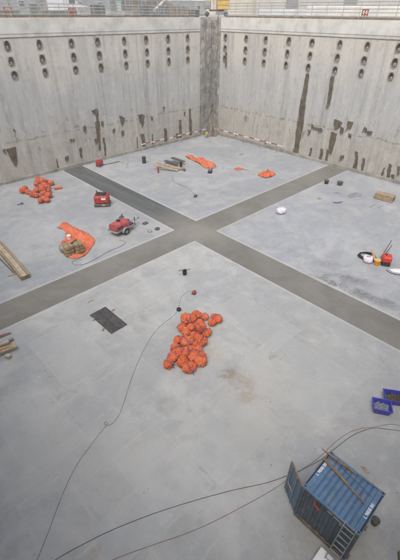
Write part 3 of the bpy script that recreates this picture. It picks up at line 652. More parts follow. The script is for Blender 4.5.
# distant trees along the left horizon
M_leaf = simple('dull_foliage', (.10, .105, .075), .35, .8, .6); M_bark = simple('bark', (.12, .10, .08), .3, .9, 2)
def tree(label, p, h, rad):
    t = thing('tree', label, 'tree', p, R.uniform(0, 6), 'distant trees behind the left wall')
    bm = bmesh.new(); cyl(bm, (0, 0, 0), (0, 0, h*.55), .28, .14, 8)
    limbs = []
    for k in range(6):
        a = k*1.05+R.random(); e = Vector((math.cos(a)*rad*.6, math.sin(a)*rad*.6, h*R.uniform(.55, .85))); cyl(bm, (0, 0, h*.35), e, .1, .03, 5); limbs.append(e)
    finish('trunk', bm, M_bark, t)
    bm = bmesh.new()
    for k in range(1500):
        u = Vector((R.gauss(0, 1), R.gauss(0, 1), R.gauss(0, 1))).normalized()*R.random()**.4; e = R.choice(limbs+[Vector((0, 0, h*.75))])
        c = e+Vector((u.x*rad*.55, u.y*rad*.55, u.z*h*.22)); s = R.uniform(.12, .3)
        d1 = Vector((R.gauss(0, 1), R.gauss(0, 1), R.gauss(0, 1))).normalized(); d2 = d1.orthogonal().normalized()
        bm.faces.new([bm.verts.new(c+x) for x in (d1*s, d2*s*.6, -d1*s, -d2*s*.6)])
    finish('crown', bm, M_leaf, t)
for i, (px, dist, h) in enumerate(((-6, 150, 9), (14, 170, 11), (30, 155, 9), (48, 160, 12), (62, 175, 11), (84, 165, 11), (104, 180, 12), (120, 165, 10), (140, 175, 11), (158, 190, 11), (178, 200, 10))):
    tree('dull green tree on the horizon, %s from the left edge of the photo' % (['first', 'second', 'third', 'fourth', 'fifth', 'sixth', 'seventh', 'eighth', 'ninth', 'tenth', 'eleventh'][i]), at_depth(px, 12, dist), h, h*.5)

# ------------------------------------------------------------------ red and white barrier along the foot of both walls
def tape(label, p0, p1, nrm, n, zz=1.15):
    p0, p1 = Vector(p0), Vector(p1); t = thing('barrier_rail', label, 'barrier', p0); d_ = p1-p0; ang = math.atan2(d_.y, d_.x); L = d_.length
    for i in range(n):
        c = d_*((i+.5)/n)+Vector((0, 0, zz+.04*math.sin(i*1.9))); bx('red_board' if i % 2 else 'white_board', c, (L/n-.01, .03, .15), M_tread if i % 2 else M_white, t, Matrix.Rotation(ang, 3, 'Z') @ Matrix.Rotation(R.uniform(-.03, .03), 3, 'Y'))
    for i in range(0, n+1, 3):
        q = d_*(i/n)-nrm*.05; bm = bmesh.new(); cyl(bm, q, q+Vector((0, 0, zz+.12)), .022, seg=6); box(bm, q+Vector((0, 0, .02)), (.3, .3, .04), None, .01); finish('post', bm, M_grey, t)
q0, q1 = onL(138, 144), onL(203, 128.6)
tape('red and white barrier boards along the foot of the left wall', (q0.x, YL-.75, 0), (25.6, YL-.75, 0), Vector((0, -1, 0)), 15)
q0, q1 = onR(220, 128.5), onR(286, 145)
tape('red and white barrier boards along the foot of the right wall', (XR-.75, 24.3, 0), (XR-.75, q1.y, 0), Vector((-1, 0, 0)), 13)

# ------------------------------------------------------------------ objects on the floor
def deg(x): return math.radians(x)
# crumpled orange bundles, tied with purple cord
def bundle_mesh(seed, boxy=False):
    bm = bmesh.new(); bmesh.ops.create_icosphere(bm, subdivisions=5, radius=1); s = Vector((seed*7.3, seed*3.1, seed))
    waist = R.uniform(-.25, .25)
    for v in bm.verts:
        q = v.co.copy()
        rdg = 1-abs(noise.noise(q*2.6+s)); fold = 1-abs(noise.noise(Vector((q.x*1.3, q.y*1.3, q.z*4))+s*2)); n_ = noise.fractal(q*1.4+s, 1, 2, 3)
        cr2 = 1-abs(noise.noise(q*4.2+s*1.7)); r_ = 1.04-.20*rdg**6-.12*fold**6-.09*cr2**6+.12*n_+.05*math.sin(math.atan2(q.y, q.x)*9+seed)*max(0, q.z)
        a = math.atan2(q.y, q.x); r_ *= 1+.085*abs(math.sin(a*3.5+seed*2+2*q.z))-.05
        r_ *= 1-.20*math.exp(-((q.z*.3+q.x*.95-waist)/.10)**2)
        if boxy: q = Vector([math.copysign(abs(c)**.55, c) for c in q]); r_ *= .86
        v.co = Vector((q.x*r_, q.y*r_*.9, q.z*r_*.84))*.325
    z0 = min(v.co.z for v in bm.verts)
    for v in bm.verts: v.co.z -= z0; v.co.z = max(v.co.z, .02)-.02
    me = bpy.data.meshes.new('bundle_wrap'); bm.to_mesh(me); bm.free(); me.materials.append(M_or if seed % 3 else M_or2)
    for p in me.polygons: p.use_smooth = True
    return me, waist
def cord_mesh(seed, waist):
    bm = bmesh.new(); pts = []
    ax = Vector((.95, 0, .3)).normalized(); u = ax.orthogonal().normalized(); v = ax.cross(u)
    for k in range(24):
        t_ = 2*math.pi*k/24; pts.append(ax*waist*.3+(u*math.cos(t_)+v*math.sin(t_))*(.285+.02*math.sin(3*t_+seed))+Vector((0, 0, .27)))
    tube(bm, pts, .012, 4, True)
    tl = [Vector((ax.x*waist*.3+.02*k*math.sin(k+seed), -.22-.05*k, .40-.05*k-.02*k*k)) for k in range(4)]
    tube(bm, smooth_path(tl, 3), .016, 4)
    me = bpy.data.meshes.new('purple_cord'); bm.to_mesh(me); bm.free(); me.materials.append(M_purple); return me
BUN = []
for k in range(7):
    me, wst = bundle_mesh(k+1, k == 6); BUN.append((me, cord_mesh(k, wst)))
def bundle(p, rz, sc, label, group, k, cord, tilt=(0, 0)):
    e = thing('orange_bundle', label, 'bundle', p, rz, group); e.scale = sc; e.rotation_euler = (tilt[0], tilt[1], rz)
    o_ = bpy.data.objects.new('bundle_wrap', BUN[k][0]); COL.objects.link(o_); o_.parent = e
    if cord: c_ = bpy.data.objects.new('purple_cord', BUN[k][1]); COL.objects.link(c_); c_.parent = e
# (zoomed pixel x, y, layer, kind, label)
cpile = [(203, 100, 1, 0, 'at the far end of the heap, top left'), (238, 84, 0, 1, 'at the far tip of the heap'), (283, 92, 0, 2, 'in the far right corner of the heap'), (328, 126, 0, 3, 'on the right, near the far end'), (352, 102, 0, 4, 'furthest right, sticking out of the far end'),
  (178, 108, 0, 5, 'on the far left shoulder'), (156, 156, 0, 1, 'on the left, third from the far end'), (176, 184, 0, 2, 'left of the middle, below the shoulder'), (214, 152, 0, 0, 'in the middle of the far half'), (255, 130, 0, 5, 'behind the boxy bundle'),
  (266, 158, 1, 6, 'boxy and lying on top of the others'), (296, 186, 0, 3, 'right of the boxy bundle, low'), (228, 198, 0, 4, 'in front of the boxy bundle'), (256, 236, 0, 1, 'on the right flank, halfway along'), (134, 226, 0, 0, 'on the left flank, halfway along'), (182, 240, 1, 2, 'raised in the middle of the heap'),
  (212, 262, 0, 5, 'in the centre, wrapped in most purple cord'), (124, 284, 0, 3, 'on the left flank, in the near half'), (152, 308, 0, 4, 'left of the centre in the near half'), (196, 294, 0, 0, 'in the near half, below the purple cord'), (240, 288, 0, 2, 'right of the centre, in the near half'),
  (266, 326, 0, 1, 'nearest on the right flank'), (222, 326, 0, 5, 'in the middle of the near end'), (102, 324, 0, 2, 'on the near left, behind the lowest left one'), (78, 364, 0, 3, 'furthest left at the near end'), (158, 356, 0, 4, 'second from the left along the near end'), (196, 386, 0, 0, 'nearest of all, at the foot of the heap'), (262, 350, 0, 5, 'in the near right corner')]
for i, (x, y, lay, k, lab) in enumerate(cpile):
    z = .27+.36*lay; p = G(155+x/5.714, 300+y/5.714, z); s = R.uniform(1.08, 1.5)
    bundle((p.x, p.y, 0 if lay == 0 else .34), R.uniform(0, 6.3), (s*R.uniform(.9, 1.2), s, s*R.uniform(.75, 1.0)), 'orange bundle in the central heap, '+lab, 'orange bundles in the central heap', k, i % 2 == 0 or 230 < y < 345, (R.uniform(-.2, .2)*lay, R.uniform(-.2, .2)*lay))
lpile = [(75, 138, 0), (60, 152, 0), (93, 160, 0), (128, 178, 0), (154, 186, 0), (172, 76, 0), (164, 104, 0), (198, 84, 1), (214, 112, 0), (186, 122, 0), (228, 88, 0), (262, 98, 0), (204, 142, 1), (242, 154, 0), (210, 176, 0), (246, 188, 0), (184, 226, 0), (212, 214, 0), (234, 220, 0), (158, 152, 0), (236, 128, 0)]
wh = ['at its left tip, behind', 'furthest left', 'second from the left tip, in front', 'in the left arm, third from the tip', 'at the root of the left arm', 'at the far left top', 'on the far left side, just below the top', 'raised at the far top', 'right of the middle, far half', 'in the middle of the far half', 'far right of the top', 'furthest right, sticking out', 'raised in the very middle', 'on the right flank', 'in the middle of the near half', 'on the near right flank', 'nearest of all, at the left', 'near end, second from the left', 'in the near end, at the right', 'left of the raised middle one', 'right of the middle, behind the flank']
for i, (x, y, lay) in enumerate(lpile):
    z = .25+.33*lay; p = G(15+x/7.27, 170+y/7.27, z); s = R.uniform(1.08, 1.5)
    bundle((p.x, p.y, .30*lay), R.uniform(0, 6.3), (s, s, s), 'orange bundle in left wall heap, '+wh[i], 'orange bundles in the heap by the left wall', R.randrange(6), i % 3 == 0)
# rolled sheet beside the left heap
def roll(name, label, cat, a, b, r_, mat):
    bm = bmesh.new(); n = 14; seg = 14; a, b = Vector(a), Vector(b); q = (b-a).to_track_quat('Z', 'Y'); rings = []
    for i in range(n):
        t_ = i/(n-1); rings.append([bm.verts.new(a.lerp(b, t_)+q @ Vector((math.cos(2*math.pi*k/seg), math.sin(2*math.pi*k/seg), 0))*r_*(1+.12*noise.noise(Vector((i*.5, k*.9, r_*30)))+(.0 if 0 < i < n-1 else -.25))) for k in range(seg)])
    for i in range(n-1):
        for k in range(seg): bm.faces.new((rings[i][k], rings[i][(k+1) % seg], rings[i+1][(k+1) % seg], rings[i+1][k]))
    bm.faces.new(rings[0][::-1]); bm.faces.new(rings[-1]); return tag(finish(name, bm, mat, None, True), label, cat)
a, b = G(54.2, 188.5, .17), G(61.8, 187, .17); roll('sheet_roll', 'short orange rolled sheet lying right of the heap by the left wall', 'roll', a, b, .19, M_or2)

# draped sheets from outlines
def sheet(name, label, cat, pxs, mat, h=.18, freq=1.1, edge=.35, step=.16, seed=0, zmin=.012):
    poly = [G(x, y) for x, y in pxs]; poly2 = []
    for i in range(len(poly)):
        a, b = poly[i], poly[(i+1) % len(poly)]; n = max(1, int((b-a).length/step))
        for k in range(n):
            q = a.lerp(b, k/n); q = q+Vector((noise.noise(q*1.7+Vector((seed, 0, 0))), noise.noise(q*1.7+Vector((0, seed, 5))), 0))*.10; poly2.append(Vector((q.x, q.y)))
    xs = [q.x for q in poly2]; ys = [q.y for q in poly2]
    def inside(x, y):
        c = False; n = len(poly2)
        for i in range(n):
            a, b = poly2[i], poly2[i-1]
            if (a.y > y) != (b.y > y) and x < (b.x-a.x)*(y-a.y)/(b.y-a.y)+a.x: c = not c
        return c
    pts = list(poly2); nb = len(pts); x = min(xs)
    while x < max(xs):
        y = min(ys)
        while y < max(ys):
            q = (x+R.uniform(-.3, .3)*step, y+R.uniform(-.3, .3)*step)
            if inside(*q) and min((Vector(q)-p_).length for p_ in poly2) > step*.45: pts.append(Vector(q))
            y += step
        x += step
    vo, eo, fo, *_ = geometry.delaunay_2d_cdt(pts, [(i, (i+1) % nb) for i in range(nb)], [list(range(nb))], 1, 1e-5)
    bm = bmesh.new(); c0 = sum(poly, Vector())/len(poly); vs_ = []
    for q in vo:
        dd = min((Vector(q)-p_).length for p_ in poly2); P_ = Vector((q.x, q.y, seed*3.3))
        rd = (1-abs(noise.noise(P_*freq)))**5*.55+(1-abs(noise.noise(P_*freq*2.2+Vector((9, 1, 0)))))**6*.35+(1-abs(noise.noise(P_*freq*4.5+Vector((2, 7, 0)))))**4*.10
        vs_.append(bm.verts.new((q.x-c0.x, q.y-c0.y, zmin+h*rd*(.3+.7*min(1, dd/edge)))))
    for f in fo:
        try: bm.faces.new([vs_[i] for i in f])
        except ValueError: pass
    bmesh.ops.recalc_face_normals(bm, faces=bm.faces[:])
    if bm.faces and sum(f.normal.z for f in bm.faces) < 0: bmesh.ops.reverse_faces(bm, faces=bm.faces[:])
    o_ = finish(name, bm, mat, None, True); o_.location = (c0.x, c0.y, 0); md = o_.modifiers.new('thick', 'SOLIDIFY'); md.thickness = .012; md.offset = -1
    return tag(o_, label, cat)
sheet('orange_tarpaulin', 'crumpled orange tarpaulin spread under the brown sacks, with a twisted far corner', 'tarpaulin', [(57, 228), (60, 226), (63, 222.3), (67, 223), (71, 226), (80, 229.5), (87, 233.5), (96, 240.5), (93, 246), (89.5, 251), (85, 256), (79, 258.8), (73, 259), (66, 256.6), (61, 252), (59, 247.5), (61, 243), (65.5, 239), (65.5, 233), (63.6, 229.5)], M_or2, .42, .9, .5, .085, 1)
sheet('orange_tarpaulin', 'long folded orange tarpaulin beside the planks on the far slab', 'tarpaulin', [(185.5, 156.8), (188.5, 155), (192, 155.6), (196, 158.5), (203, 159.4), (210, 162.4), (215.5, 165), (216, 168), (211, 168.6), (204.5, 168), (200, 164.6), (193, 160.8), (188, 158.6)], M_or2, .8, .8, .5, .12, 2)
sheet('orange_tarpaulin', 'small flat orange sheet scrap on the far slab, nearer the tarpaulin', 'tarpaulin', [(234, 169), (238, 167.6), (243, 168.4), (244, 169.4), (240, 170.4), (236, 170)], M_or, .3, .9, .4, .16, 3)
sheet('orange_tarpaulin', 'crumpled orange sheet scrap on the far slab beside the right strip', 'tarpaulin', [(258, 175.5), (263, 172.8), (268, 171.6), (273, 172.6), (275.2, 175), (271, 177.4), (266, 178.4), (261, 177)], M_or, .9, .9, .4, .1, 4)
tag(tb('loose_bar', [G(243.6, 169.3, .03), G(249, 170.6, .03)], .03, M_dgrey, None, n=0), 'short dark bar beside the small orange scrap', 'bar')

# brown sack stack and grey bag on the tarpaulin
def pillow(bm, c, s, rz=0, seed=0, p=.6):
    r = bmesh.ops.create_icosphere(bm, subdivisions=3, radius=1); M_ = Matrix.Translation(Vector(c)) @ Matrix.Rotation(rz, 4, 'Z')
    for v in r['verts']:
        q = v.co.copy(); n_ = 1+.10*noise.noise(q*2.2+Vector((seed*5, seed, 0)))
        q = Vector([math.copysign(abs(a)**p, a) for a in q]); v.co = M_ @ Vector((q.x*s[0]*n_, q.y*s[1]*n_, q.z*s[2]*n_))
pc = G(75.5, 255.5); ang = math.atan2(G(85, 251).y-G(68, 256).y, G(85, 251).x-G(68, 256).x)
stk = thing('sack_stack', 'stack of brown woven sacks standing on the orange tarpaulin', 'sacks', (pc.x+.1, pc.y+.35, .04), ang)
for row in range(3):
    for colm in range(2):
        bm = bmesh.new(); pillow(bm, (-.42+colm*.84+R.uniform(-.03, .03), R.uniform(-.04, .04), .18+row*.33), (.43, .40, .18), R.uniform(-.05, .05), row*2+colm, .36); finish('sack', bm, M_brownbag, stk, True)
for s in (-.42, .42): bx('strap', (s, -.44, .5), (.06, .02, .95), M_woodd, stk); bx('strap', (s, 0, 1.03), (.06, .8, .02), M_woodd, stk)
p = G(69, 251.5); t = thing('tool_bag', 'grey canvas tool bag slumped left of the brown sacks', 'bag', (p.x-.2, p.y+.3, .06), .7)
bm = bmesh.new(); pillow(bm, (0, 0, .33), (.55, .42, .33), 0, 3, .7); finish('bag_body', bm, M_grey, t, True)
tb('handle', [(-.3, 0, .6), (-.15, 0, .85), (.15, 0, .85), (.3, 0, .6)], .025, M_dgrey, t)
p = G(69.5, 240); t = thing('white_bucket', 'small white bucket behind the brown sacks on the tarpaulin', 'bucket', (p.x, p.y, .1), 0)
bm = bmesh.new(); cyl(bm, (0, 0, 0), (0, 0, .42), .17, .22, 16); finish('pail', bm, M_white, t); tb('handle', [(-.22, 0, .42), (-.1, 0, .58), (.1, 0, .58), (.22, 0, .42)], .012, M_dgrey, t)
pa, pb_ = G(71, 244.6, 1.0), G(76.6, 240.4, 1.0)
t = thing('steel_bracket', 'dark bent steel bracket resting on the brown sacks', 'bracket', (pa.x, pa.y, 1.05), math.atan2(pb_.y-pa.y, pb_.x-pa.x)); Lb = (pb_-pa).length
bx('arm', (Lb/2, 0, .06), (Lb, .1, .1), M_dgrey, t, None, .01); bx('upright', (Lb-.02, 0, -.15), (.08, .09, .5), M_dgrey, t, None, .01)

# red boxed machine
p = G(105.3, 207.2); red = thing('red_generator', 'boxy red generator on a dark skid near the dark strip', 'generator', (p.x+.15, p.y+.75, 0), deg(-38))
bm = bmesh.new(); box(bm, (0, 0, .20), (1.75, 1.35, .30), None, .06); finish('skid', bm, M_dgrey, red)
bm = bmesh.new(); box(bm, (0, 0, .80), (1.62, 1.24, .88), None, .13); finish('hood', bm, M_red, red)
bm = bmesh.new(); box(bm, (-.05, .1, 1.29), (1.05, .75, .16), None, .05); box(bm, (.25, -.1, 1.39), (.3, .3, .12), None, .03); box(bm, (-.35, .15, 1.40), (.3, .4, .10), None, .03); finish('engine_top', bm, M_black, red)
cy('exhaust', (-.55, .35, 1.2), (-.55, .35, 1.62), .06, M_dgrey, red); bx('control_panel', (.25, -.625, .95), (.5, .03, .22), M_white, red, None, .005); bx('maker_plate', (.2, -.68, .25), (.35, .02, .12), M_yel, red)
bx('grille', (-.815, 0, .8), (.02, .8, .5), M_black, red)
for s in (-1, 1): bx('lifting_rail', (s*.6, 0, 1.27), (.06, 1.1, .05), M_red, red)
# towed compressor
p = G(118, 239); comp = thing('towed_compressor', 'red two-wheeled compressor with its drawbar pointing right', 'compressor', (p.x+1.05, p.y+.95, 0), deg(10))
bm = bmesh.new(); box(bm, (0, 0, .48), (2.3, 1.25, .10), None, .02)
for s in (-1, 1): box(bm, (0, s*.60, .54), (2.4, .07, .12))
finish('chassis', bm, M_grey, comp)
bm = bmesh.new()
prof = [(-.56, .55), (-.60, .85), (-.52, 1.12), (-.25, 1.26), (.25, 1.26), (.52, 1.12), (.60, .85), (.56, .55)]
A = [bm.verts.new((-1.05, y, z)) for y, z in prof]; B = [bm.verts.new((.72, y, z)) for y, z in prof]
bm.faces.new(A[::-1]); bm.faces.new(B)
for i in range(len(prof)): j = (i+1) % len(prof); bm.faces.new((A[i], A[j], B[j], B[i]))
bmesh.ops.recalc_face_normals(bm, faces=bm.faces[:]); bmesh.ops.bevel(bm, geom=bm.edges[:], offset=.05, segments=2, affect='EDGES'); hood = finish('hood', bm, M_redp, comp)
for k in range(5): bx('vent_slot', (-.85+.14*k, -.585, .86), (.07, .03, .3), M_black, hood, Matrix.Rotation(.12, 3, 'X'))
bx('hood_band', (-.2, 0, 1.268), (.06, .95, .02), M_red, hood)
cy('filler_cap', (-.15, .1, 1.25), (-.15, .1, 1.38), .19, M_black, comp, seg=16); cy('exhaust', (.6, .35, 1.2), (.6, .35, 1.65), .06, M_dgrey, comp)
for s in (-1, 1):
    w_ = cy('wheel', (-.05, s*.68, .33), (-.05, s*.86, .33), .33, M_black, comp, seg=20); cy('rim', (-.05, s*.865, .33), (-.05, s*.85, .33), .18, M_grey, w_, seg=14)
    bm = bmesh.new()
    for k in range(8):
        a0, a1 = math.pi*k/8, math.pi*(k+1)/8; box(bm, (-.05+.4*math.cos((a0+a1)/2), s*.77, .36+.4*math.sin((a0+a1)/2)), (.03, .26, .17), Matrix.Rotation(-(a0+a1)/2, 3, 'Y'))
    finish('mudguard', bm, M_grey, comp)
bm = bmesh.new(); cyl(bm, (1.1, -.5, .5), (2.3, 0, .62), .05, seg=8); cyl(bm, (1.1, .5, .5), (2.3, 0, .62), .05, seg=8); finish('drawbar', bm, M_grey, comp)
tb('towing_eye', [(2.3, 0, .62), (2.45, .08, .62), (2.55, 0, .62), (2.45, -.08, .62), (2.3, 0, .62)], .03, M_dgrey, comp)
cy('jockey_leg', (1.9, 0, 0), (1.9, 0, .95), .045, M_dgrey, comp, seg=8); bm = bmesh.new(); cyl(bm, (1.0, .05, .62), (1.0, .05, 1.0), .2, .2, 14); finish('air_filter', bm, simple('dull_blue', (.05, .10, .19), .3, .6), comp)
bx('tool_tray', (1.05, -.3, .66), (.4, .4, .2), M_dgrey, comp, None, .02)
tb('air_hose', [G(119.5, 240.5, .025), G(124, 241, .025), G(125, 243, .025), G(120, 246.5, .025), G(108, 251.5, .025), G(97, 258, .025), G(86, 263.6, .025), G(76, 265, .025), G(72, 262.5, .025), G(76, 259.8, .025), G(82, 259.6, .025)], .022, M_cable); tag(LAST[0], 'grey air hose looping from the compressor round the orange tarpaulin', 'hose')

# small red pump by the left wall
p = G(101.3, 166.8); t = thing('red_pump', 'small red pump on a dark base at the foot of the left wall', 'pump', (p.x, p.y+.4, 0), .4)
bx('base', (0, 0, .12), (.9, .7, .22), M_dgrey, t, None, .03); bm = bmesh.new(); box(bm, (0, 0, .56), (.95, .75, .62), None, .09); finish('housing', bm, M_red, t); bx('top_cover', (-.05, 0, .93), (.5, .4, .1), M_redp, t, None, .03); cy('outlet', (.45, 0, .45), (.75, 0, .45), .1, M_dgrey, t)
tb('suction_hose', [(p.x+.7, p.y+.5, .05), (p.x+2.0, p.y+.2, .05), (p.x+3.2, p.y+.25, .05)], .05, M_dgrey); tag(LAST[0], 'short dark hose beside the small red pump', 'hose')

# timber beams at the left edge
p = G(26, 277.5, 0); beam = thing('timber_beam_stack', 'bound stack of yellow timber beams with pale plywood on top', 'timber', (-15.86, 6.9, 0), deg(-2.5))
for s in (-.30, .30):
    for kk in range(2):
        bm = bmesh.new(); box(bm, (s, 0, .09+.19*kk), (.16, 7.2, .17), None, .015); finish('beam', bm, M_woody, beam)
for k in range(4): bx('plywood_strip', (R.uniform(-.01, .01), -2.7+1.8*k, .30), (.40, 1.78, .06), M_woodp, beam, None, .006)
for y in (-2.9, 0, 2.9): bx('batten', (0, y, .10), (.42, .1, .12), M_woodd, beam)
bx('end_board', (0, -3.62, .19), (.72, .04, .30), M_woodd, beam)
a, b = G(8.2, 276.2, .05), G(16.4, 273.6, .05); tag(cy('short_stick', a, b, .035, M_wood, seg=6), 'short brown stick poking out beside the yellow timber stack', 'stick')
a, b = G(-3, 254, .06), G(15, 272, .06); tag(cy('shade_bar', a+Vector((-.12, 0, 0)), b+Vector((-.12, 0, 0)), .05, M_dgrey, seg=6), 'dark bar standing in for the shade along the left side of the yellow timber', 'bar')  # dark bar laid in place of the shade beside the timber
# plank heap at the left edge
heap_parts = [((-6, 350.5), (15.5, 344.8), .1, .16, M_wood), ((-6, 355), (16.8, 346), .28, .16, M_wood), ((-6, 346), (13.5, 339), .1, .14, M_woodd), ((-6, 347), (9, 341.5), .3, .2, M_woodp), ((-6, 339.6), (11, 333), .06, .06, M_woodd), ((-6, 337.4), (9.5, 332.6), .06, .05, M_redp)]
labs = ['lowest brown plank of the heap at the left edge', 'thick brown plank on top of the near side of the left edge heap', 'dark plank at the back of the heap at the left edge', 'pale board lying on the plank heap at the left edge', 'thin dark stick behind the plank heap', 'thin reddish stick behind the plank heap']
for (a, b, z, wd, mt), lb in zip(heap_parts, labs):
    A, B = G(*a, z), G(*b, z); d_ = B-A; rt = Matrix.Rotation(math.atan2(d_.y, d_.x), 3, 'Z')
    tag(bx('plank', (A+B)/2, (d_.length, wd*1.4, wd*.8), mt, None, rt, .008), lb, 'plank')
p = G(8.3, 356.5, .1); tag(bx('timber_offcut', (p.x, p.y, .12), (.24, .34, .22), M_woodp, None, Matrix.Rotation(.5, 3, 'Z'), .012), 'pale cube of timber in front of the plank heap', 'offcut')

# dark mat
mt_ = thing('rubber_mat', 'dark rectangular rubber mat lying flat on the near slab', 'mat', (-13.83, -5.68, 0), deg(1.5))
for j in (-1, 1):
    bm = bmesh.new(); nx_, ny_ = 6, 20; g_ = []
    for i in range(nx_+1): g_.append([bm.verts.new((j*.005+j*.665*i/nx_, -1.38+2.76*k/ny_, .035+.022*noise.noise(Vector((j*i*.35, k*.3, 4))))) for k in range(ny_+1)])
    for i in range(nx_):
        for k in range(ny_): bm.faces.new((g_[i][k], g_[i+1][k], g_[i+1][k+1], g_[i][k+1]))
    if j < 0: bmesh.ops.reverse_faces(bm, faces=bm.faces[:])
    o_ = finish('mat_sheet', bm, M_mat, mt_, True); md = o_.modifiers.new('thick', 'SOLIDIFY'); md.thickness = .025; md.offset = -1
for i, (px, py) in enumerate(((93.6, 320), (103.2, 330), (113.3, 310.4))):
    p = G(px, py); tag(bx('timber_offcut', (p.x, p.y, .05), (.26, .10, .09), M_wood, None, Matrix.Rotation(R.uniform(0, 3), 3, 'Z'), .01), 'small wooden block at the %s of the dark mat' % ['left corner', 'near edge', 'far edge'][i], 'offcut')
a, b = G(88, 302.4, .03), G(93.6, 299.8, .03); tag(cy('stick', a, b, .05, M_woodp, seg=6), 'pale short stick beyond the dark mat', 'stick')

# bucket, socket, ring and cable on the near slab
p = G(184.6, 274.6); t = thing('black_bucket', 'small black bucket standing on the near slab by the crossing', 'bucket', p)
bm = bmesh.new(); cyl(bm, (0, 0, 0), (0, 0, .42), .15, .19, 16, False); cyl(bm, (0, 0, .02), (0, 0, .03), .15, .15, 16); finish('pail', bm, M_black, t); tb('handle', [(-.19, 0, .42), (-.12, 0, .56), (.12, 0, .56), (.19, 0, .42)], .012, M_grey, t)
a, b = G(178.5, 270.6, .03), G(190, 269.2, .03); tag(cy('stick', a, b, .035, M_woodd, seg=6), 'thin brown stick behind the black bucket', 'stick')
p = G(194, 293.6); t = thing('red_socket_box', 'small red socket box at the end of the thin cable', 'socket box', p, .4)
bm = bmesh.new(); box(bm, (0, 0, .14), (.30, .26, .26), None, .05); finish('case', bm, simple('dull_red', (.33, .06, .05), .3, .6), t); cy('plug', (.12, 0, .15), (.24, 0, .15), .05, M_dgrey, t); bx('base', (0, 0, .02), (.36, .32, .04), M_dgrey, t)
p = G(178.9, 310.2); t = thing('cable_ring', 'black ring of coiled cable on the near slab behind the central heap', 'cable coil', p)
for k in range(3):
    bm = bmesh.new(); tube(bm, [Vector((math.cos(2*math.pi*i/24)*(.15-.01*k), math.sin(2*math.pi*i/24)*(.15-.01*k), .035+.05*k)) for i in range(24)], .035, 6, True); finish('coil', bm, M_black, t, True)
def cable(name, label, pxs, r_, mat, z=None):
    pts = [G(x, y, r_) for x, y in pxs]; o_ = tb(name, pts, r_, mat, None, 6, False, 10); return tag(o_, label, 'cable')
cable('power_cable', 'thin grey cable winding from the socket box down the near slab', [(192.4, 292.4), (189, 291.2), (184.5, 294), (181, 298), (179.4, 304), (178.4, 309.5), (172, 317), (164, 323), (154, 333), (146, 346), (138, 362), (131, 380), (126, 396), (122, 408), (119, 415), (114.5, 421.5), (110, 424.8), (106.5, 425.3), (104.3, 423.6), (105.5, 421.8), (107.4, 423.3), (106, 426), (101, 432), (91, 445), (78, 463), (68, 482), (58, 506), (50, 528), (42, 548), (36, 563), (28, 585)], .012, M_cable)
cable('power_cable', 'black cable curving across the near slab to the blue container', [(40, 572), (57, 559), (80, 546), (110, 531), (150, 515), (190, 502), (230, 491), (262, 484), (277, 479.6), (285, 476.5), (299, 471), (312, 464.6), (323, 458.4), (332, 451), (342, 443), (351, 436.4), (362, 431.2), (375, 428), (390, 429.6), (402, 431), (415, 432), (450, 430), (500, 440)], .013, M_blackcable)
cable('power_cable', 'rusty red cable running beside the black one to the blue container', [(95, 570), (115, 559), (150, 546), (185, 534), (215, 521), (240, 508), (262, 496), (277, 487), (290, 477.5), (302, 469.6), (313, 462), (322, 454.8), (330, 447), (340, 438.4), (350, 432), (362, 428.2), (372, 427.4), (384, 425), (395, 424.5), (405, 427), (415, 426), (455, 433), (505, 436)], .012, M_redcable)
cable('power_cable', 'thin brown cable trailing across the far slab from the planks', [(126, 168), (128, 163), (127, 158.5)], .03, M_wood)
cable('power_cable', 'thin pale cord on the far slab leading to the small dark block', [(172, 176), (174, 182), (180, 184.6), (187, 187.5), (192, 191.5), (194.5, 195)], .02, M_cable)

# blue mortar tubs
def tub(label, pxs, fill, h):
    c = sum((G(x, y, h*.5) for x, y in pxs), Vector())/len(pxs)
    A, B = G(*pxs[0], h), G(*pxs[1], h); C_ = G(*pxs[3], h); ax = math.atan2(B.y-A.y, B.x-A.x); L = (B-A).length; W_ = (C_-A).length
    ctr = (B+C_)/2
    t = thing('mortar_tub', label, 'tub', (ctr.x, ctr.y, 0), ax, 'blue mortar tubs')
    bm = bmesh.new(); rings = []
    for (f, z) in ((.80, 0), (1.0, h), (1.06, h), (1.06, h-.06), (1.0, h-.06), (.95, h), (.78, .06)):
        rings.append([bm.verts.new((sx*L/2*f, sy*W_/2*f, z)) for sx, sy in ((-1, -1), (1, -1), (1, 1), (-1, 1))])
    # outer shell, rim and inner shell
    for a, b in ((0, 1), (1, 2), (2, 3)):
        pass
    def band(a, b):
        for k in range(4): bm.faces.new((rings[a][k], rings[a][(k+1) % 4], rings[b][(k+1) % 4], rings[b][k]))
    band(0, 4); band(4, 3); band(3, 2); band(2, 5); band(5, 6); bm.faces.new(rings[0][::-1]); bm.faces.new(rings[6])
    for v in rings[1]: bm.verts.remove(v)
    bmesh.ops.bevel(bm, geom=[e for e in bm.edges], offset=.015, segments=1, affect='EDGES')
    finish('shell', bm, M_bluetub, t)
    bm = bmesh.new(); n = 14
    g_ = [[bm.verts.new(((i/n-.5)*L*.84, (j/n-.5)*W_*.84, h*.42+.16*noise.fractal(Vector((i*.45, j*.45, L*9)), 1, 2, 4))) for j in range(n+1)] for i in range(n+1)]
    for i in range(n):
        for j in range(n): bm.faces.new((g_[i][j], g_[i+1][j], g_[i+1][j+1], g_[i][j+1]))
    finish('contents', bm, fill, t)
tub('blue mortar tub filled with grey rubble, the nearer of two', [(373.2, 397.2), (391.2, 400.6), (392.4, 409), (373.8, 408.6)], M_rubble, .48)
tub('blue mortar tub with dark debris, the farther of two at the right edge', [(384.8, 388.8), (405, 391.8), (407, 401), (385, 399.6)], M_mud, .46)

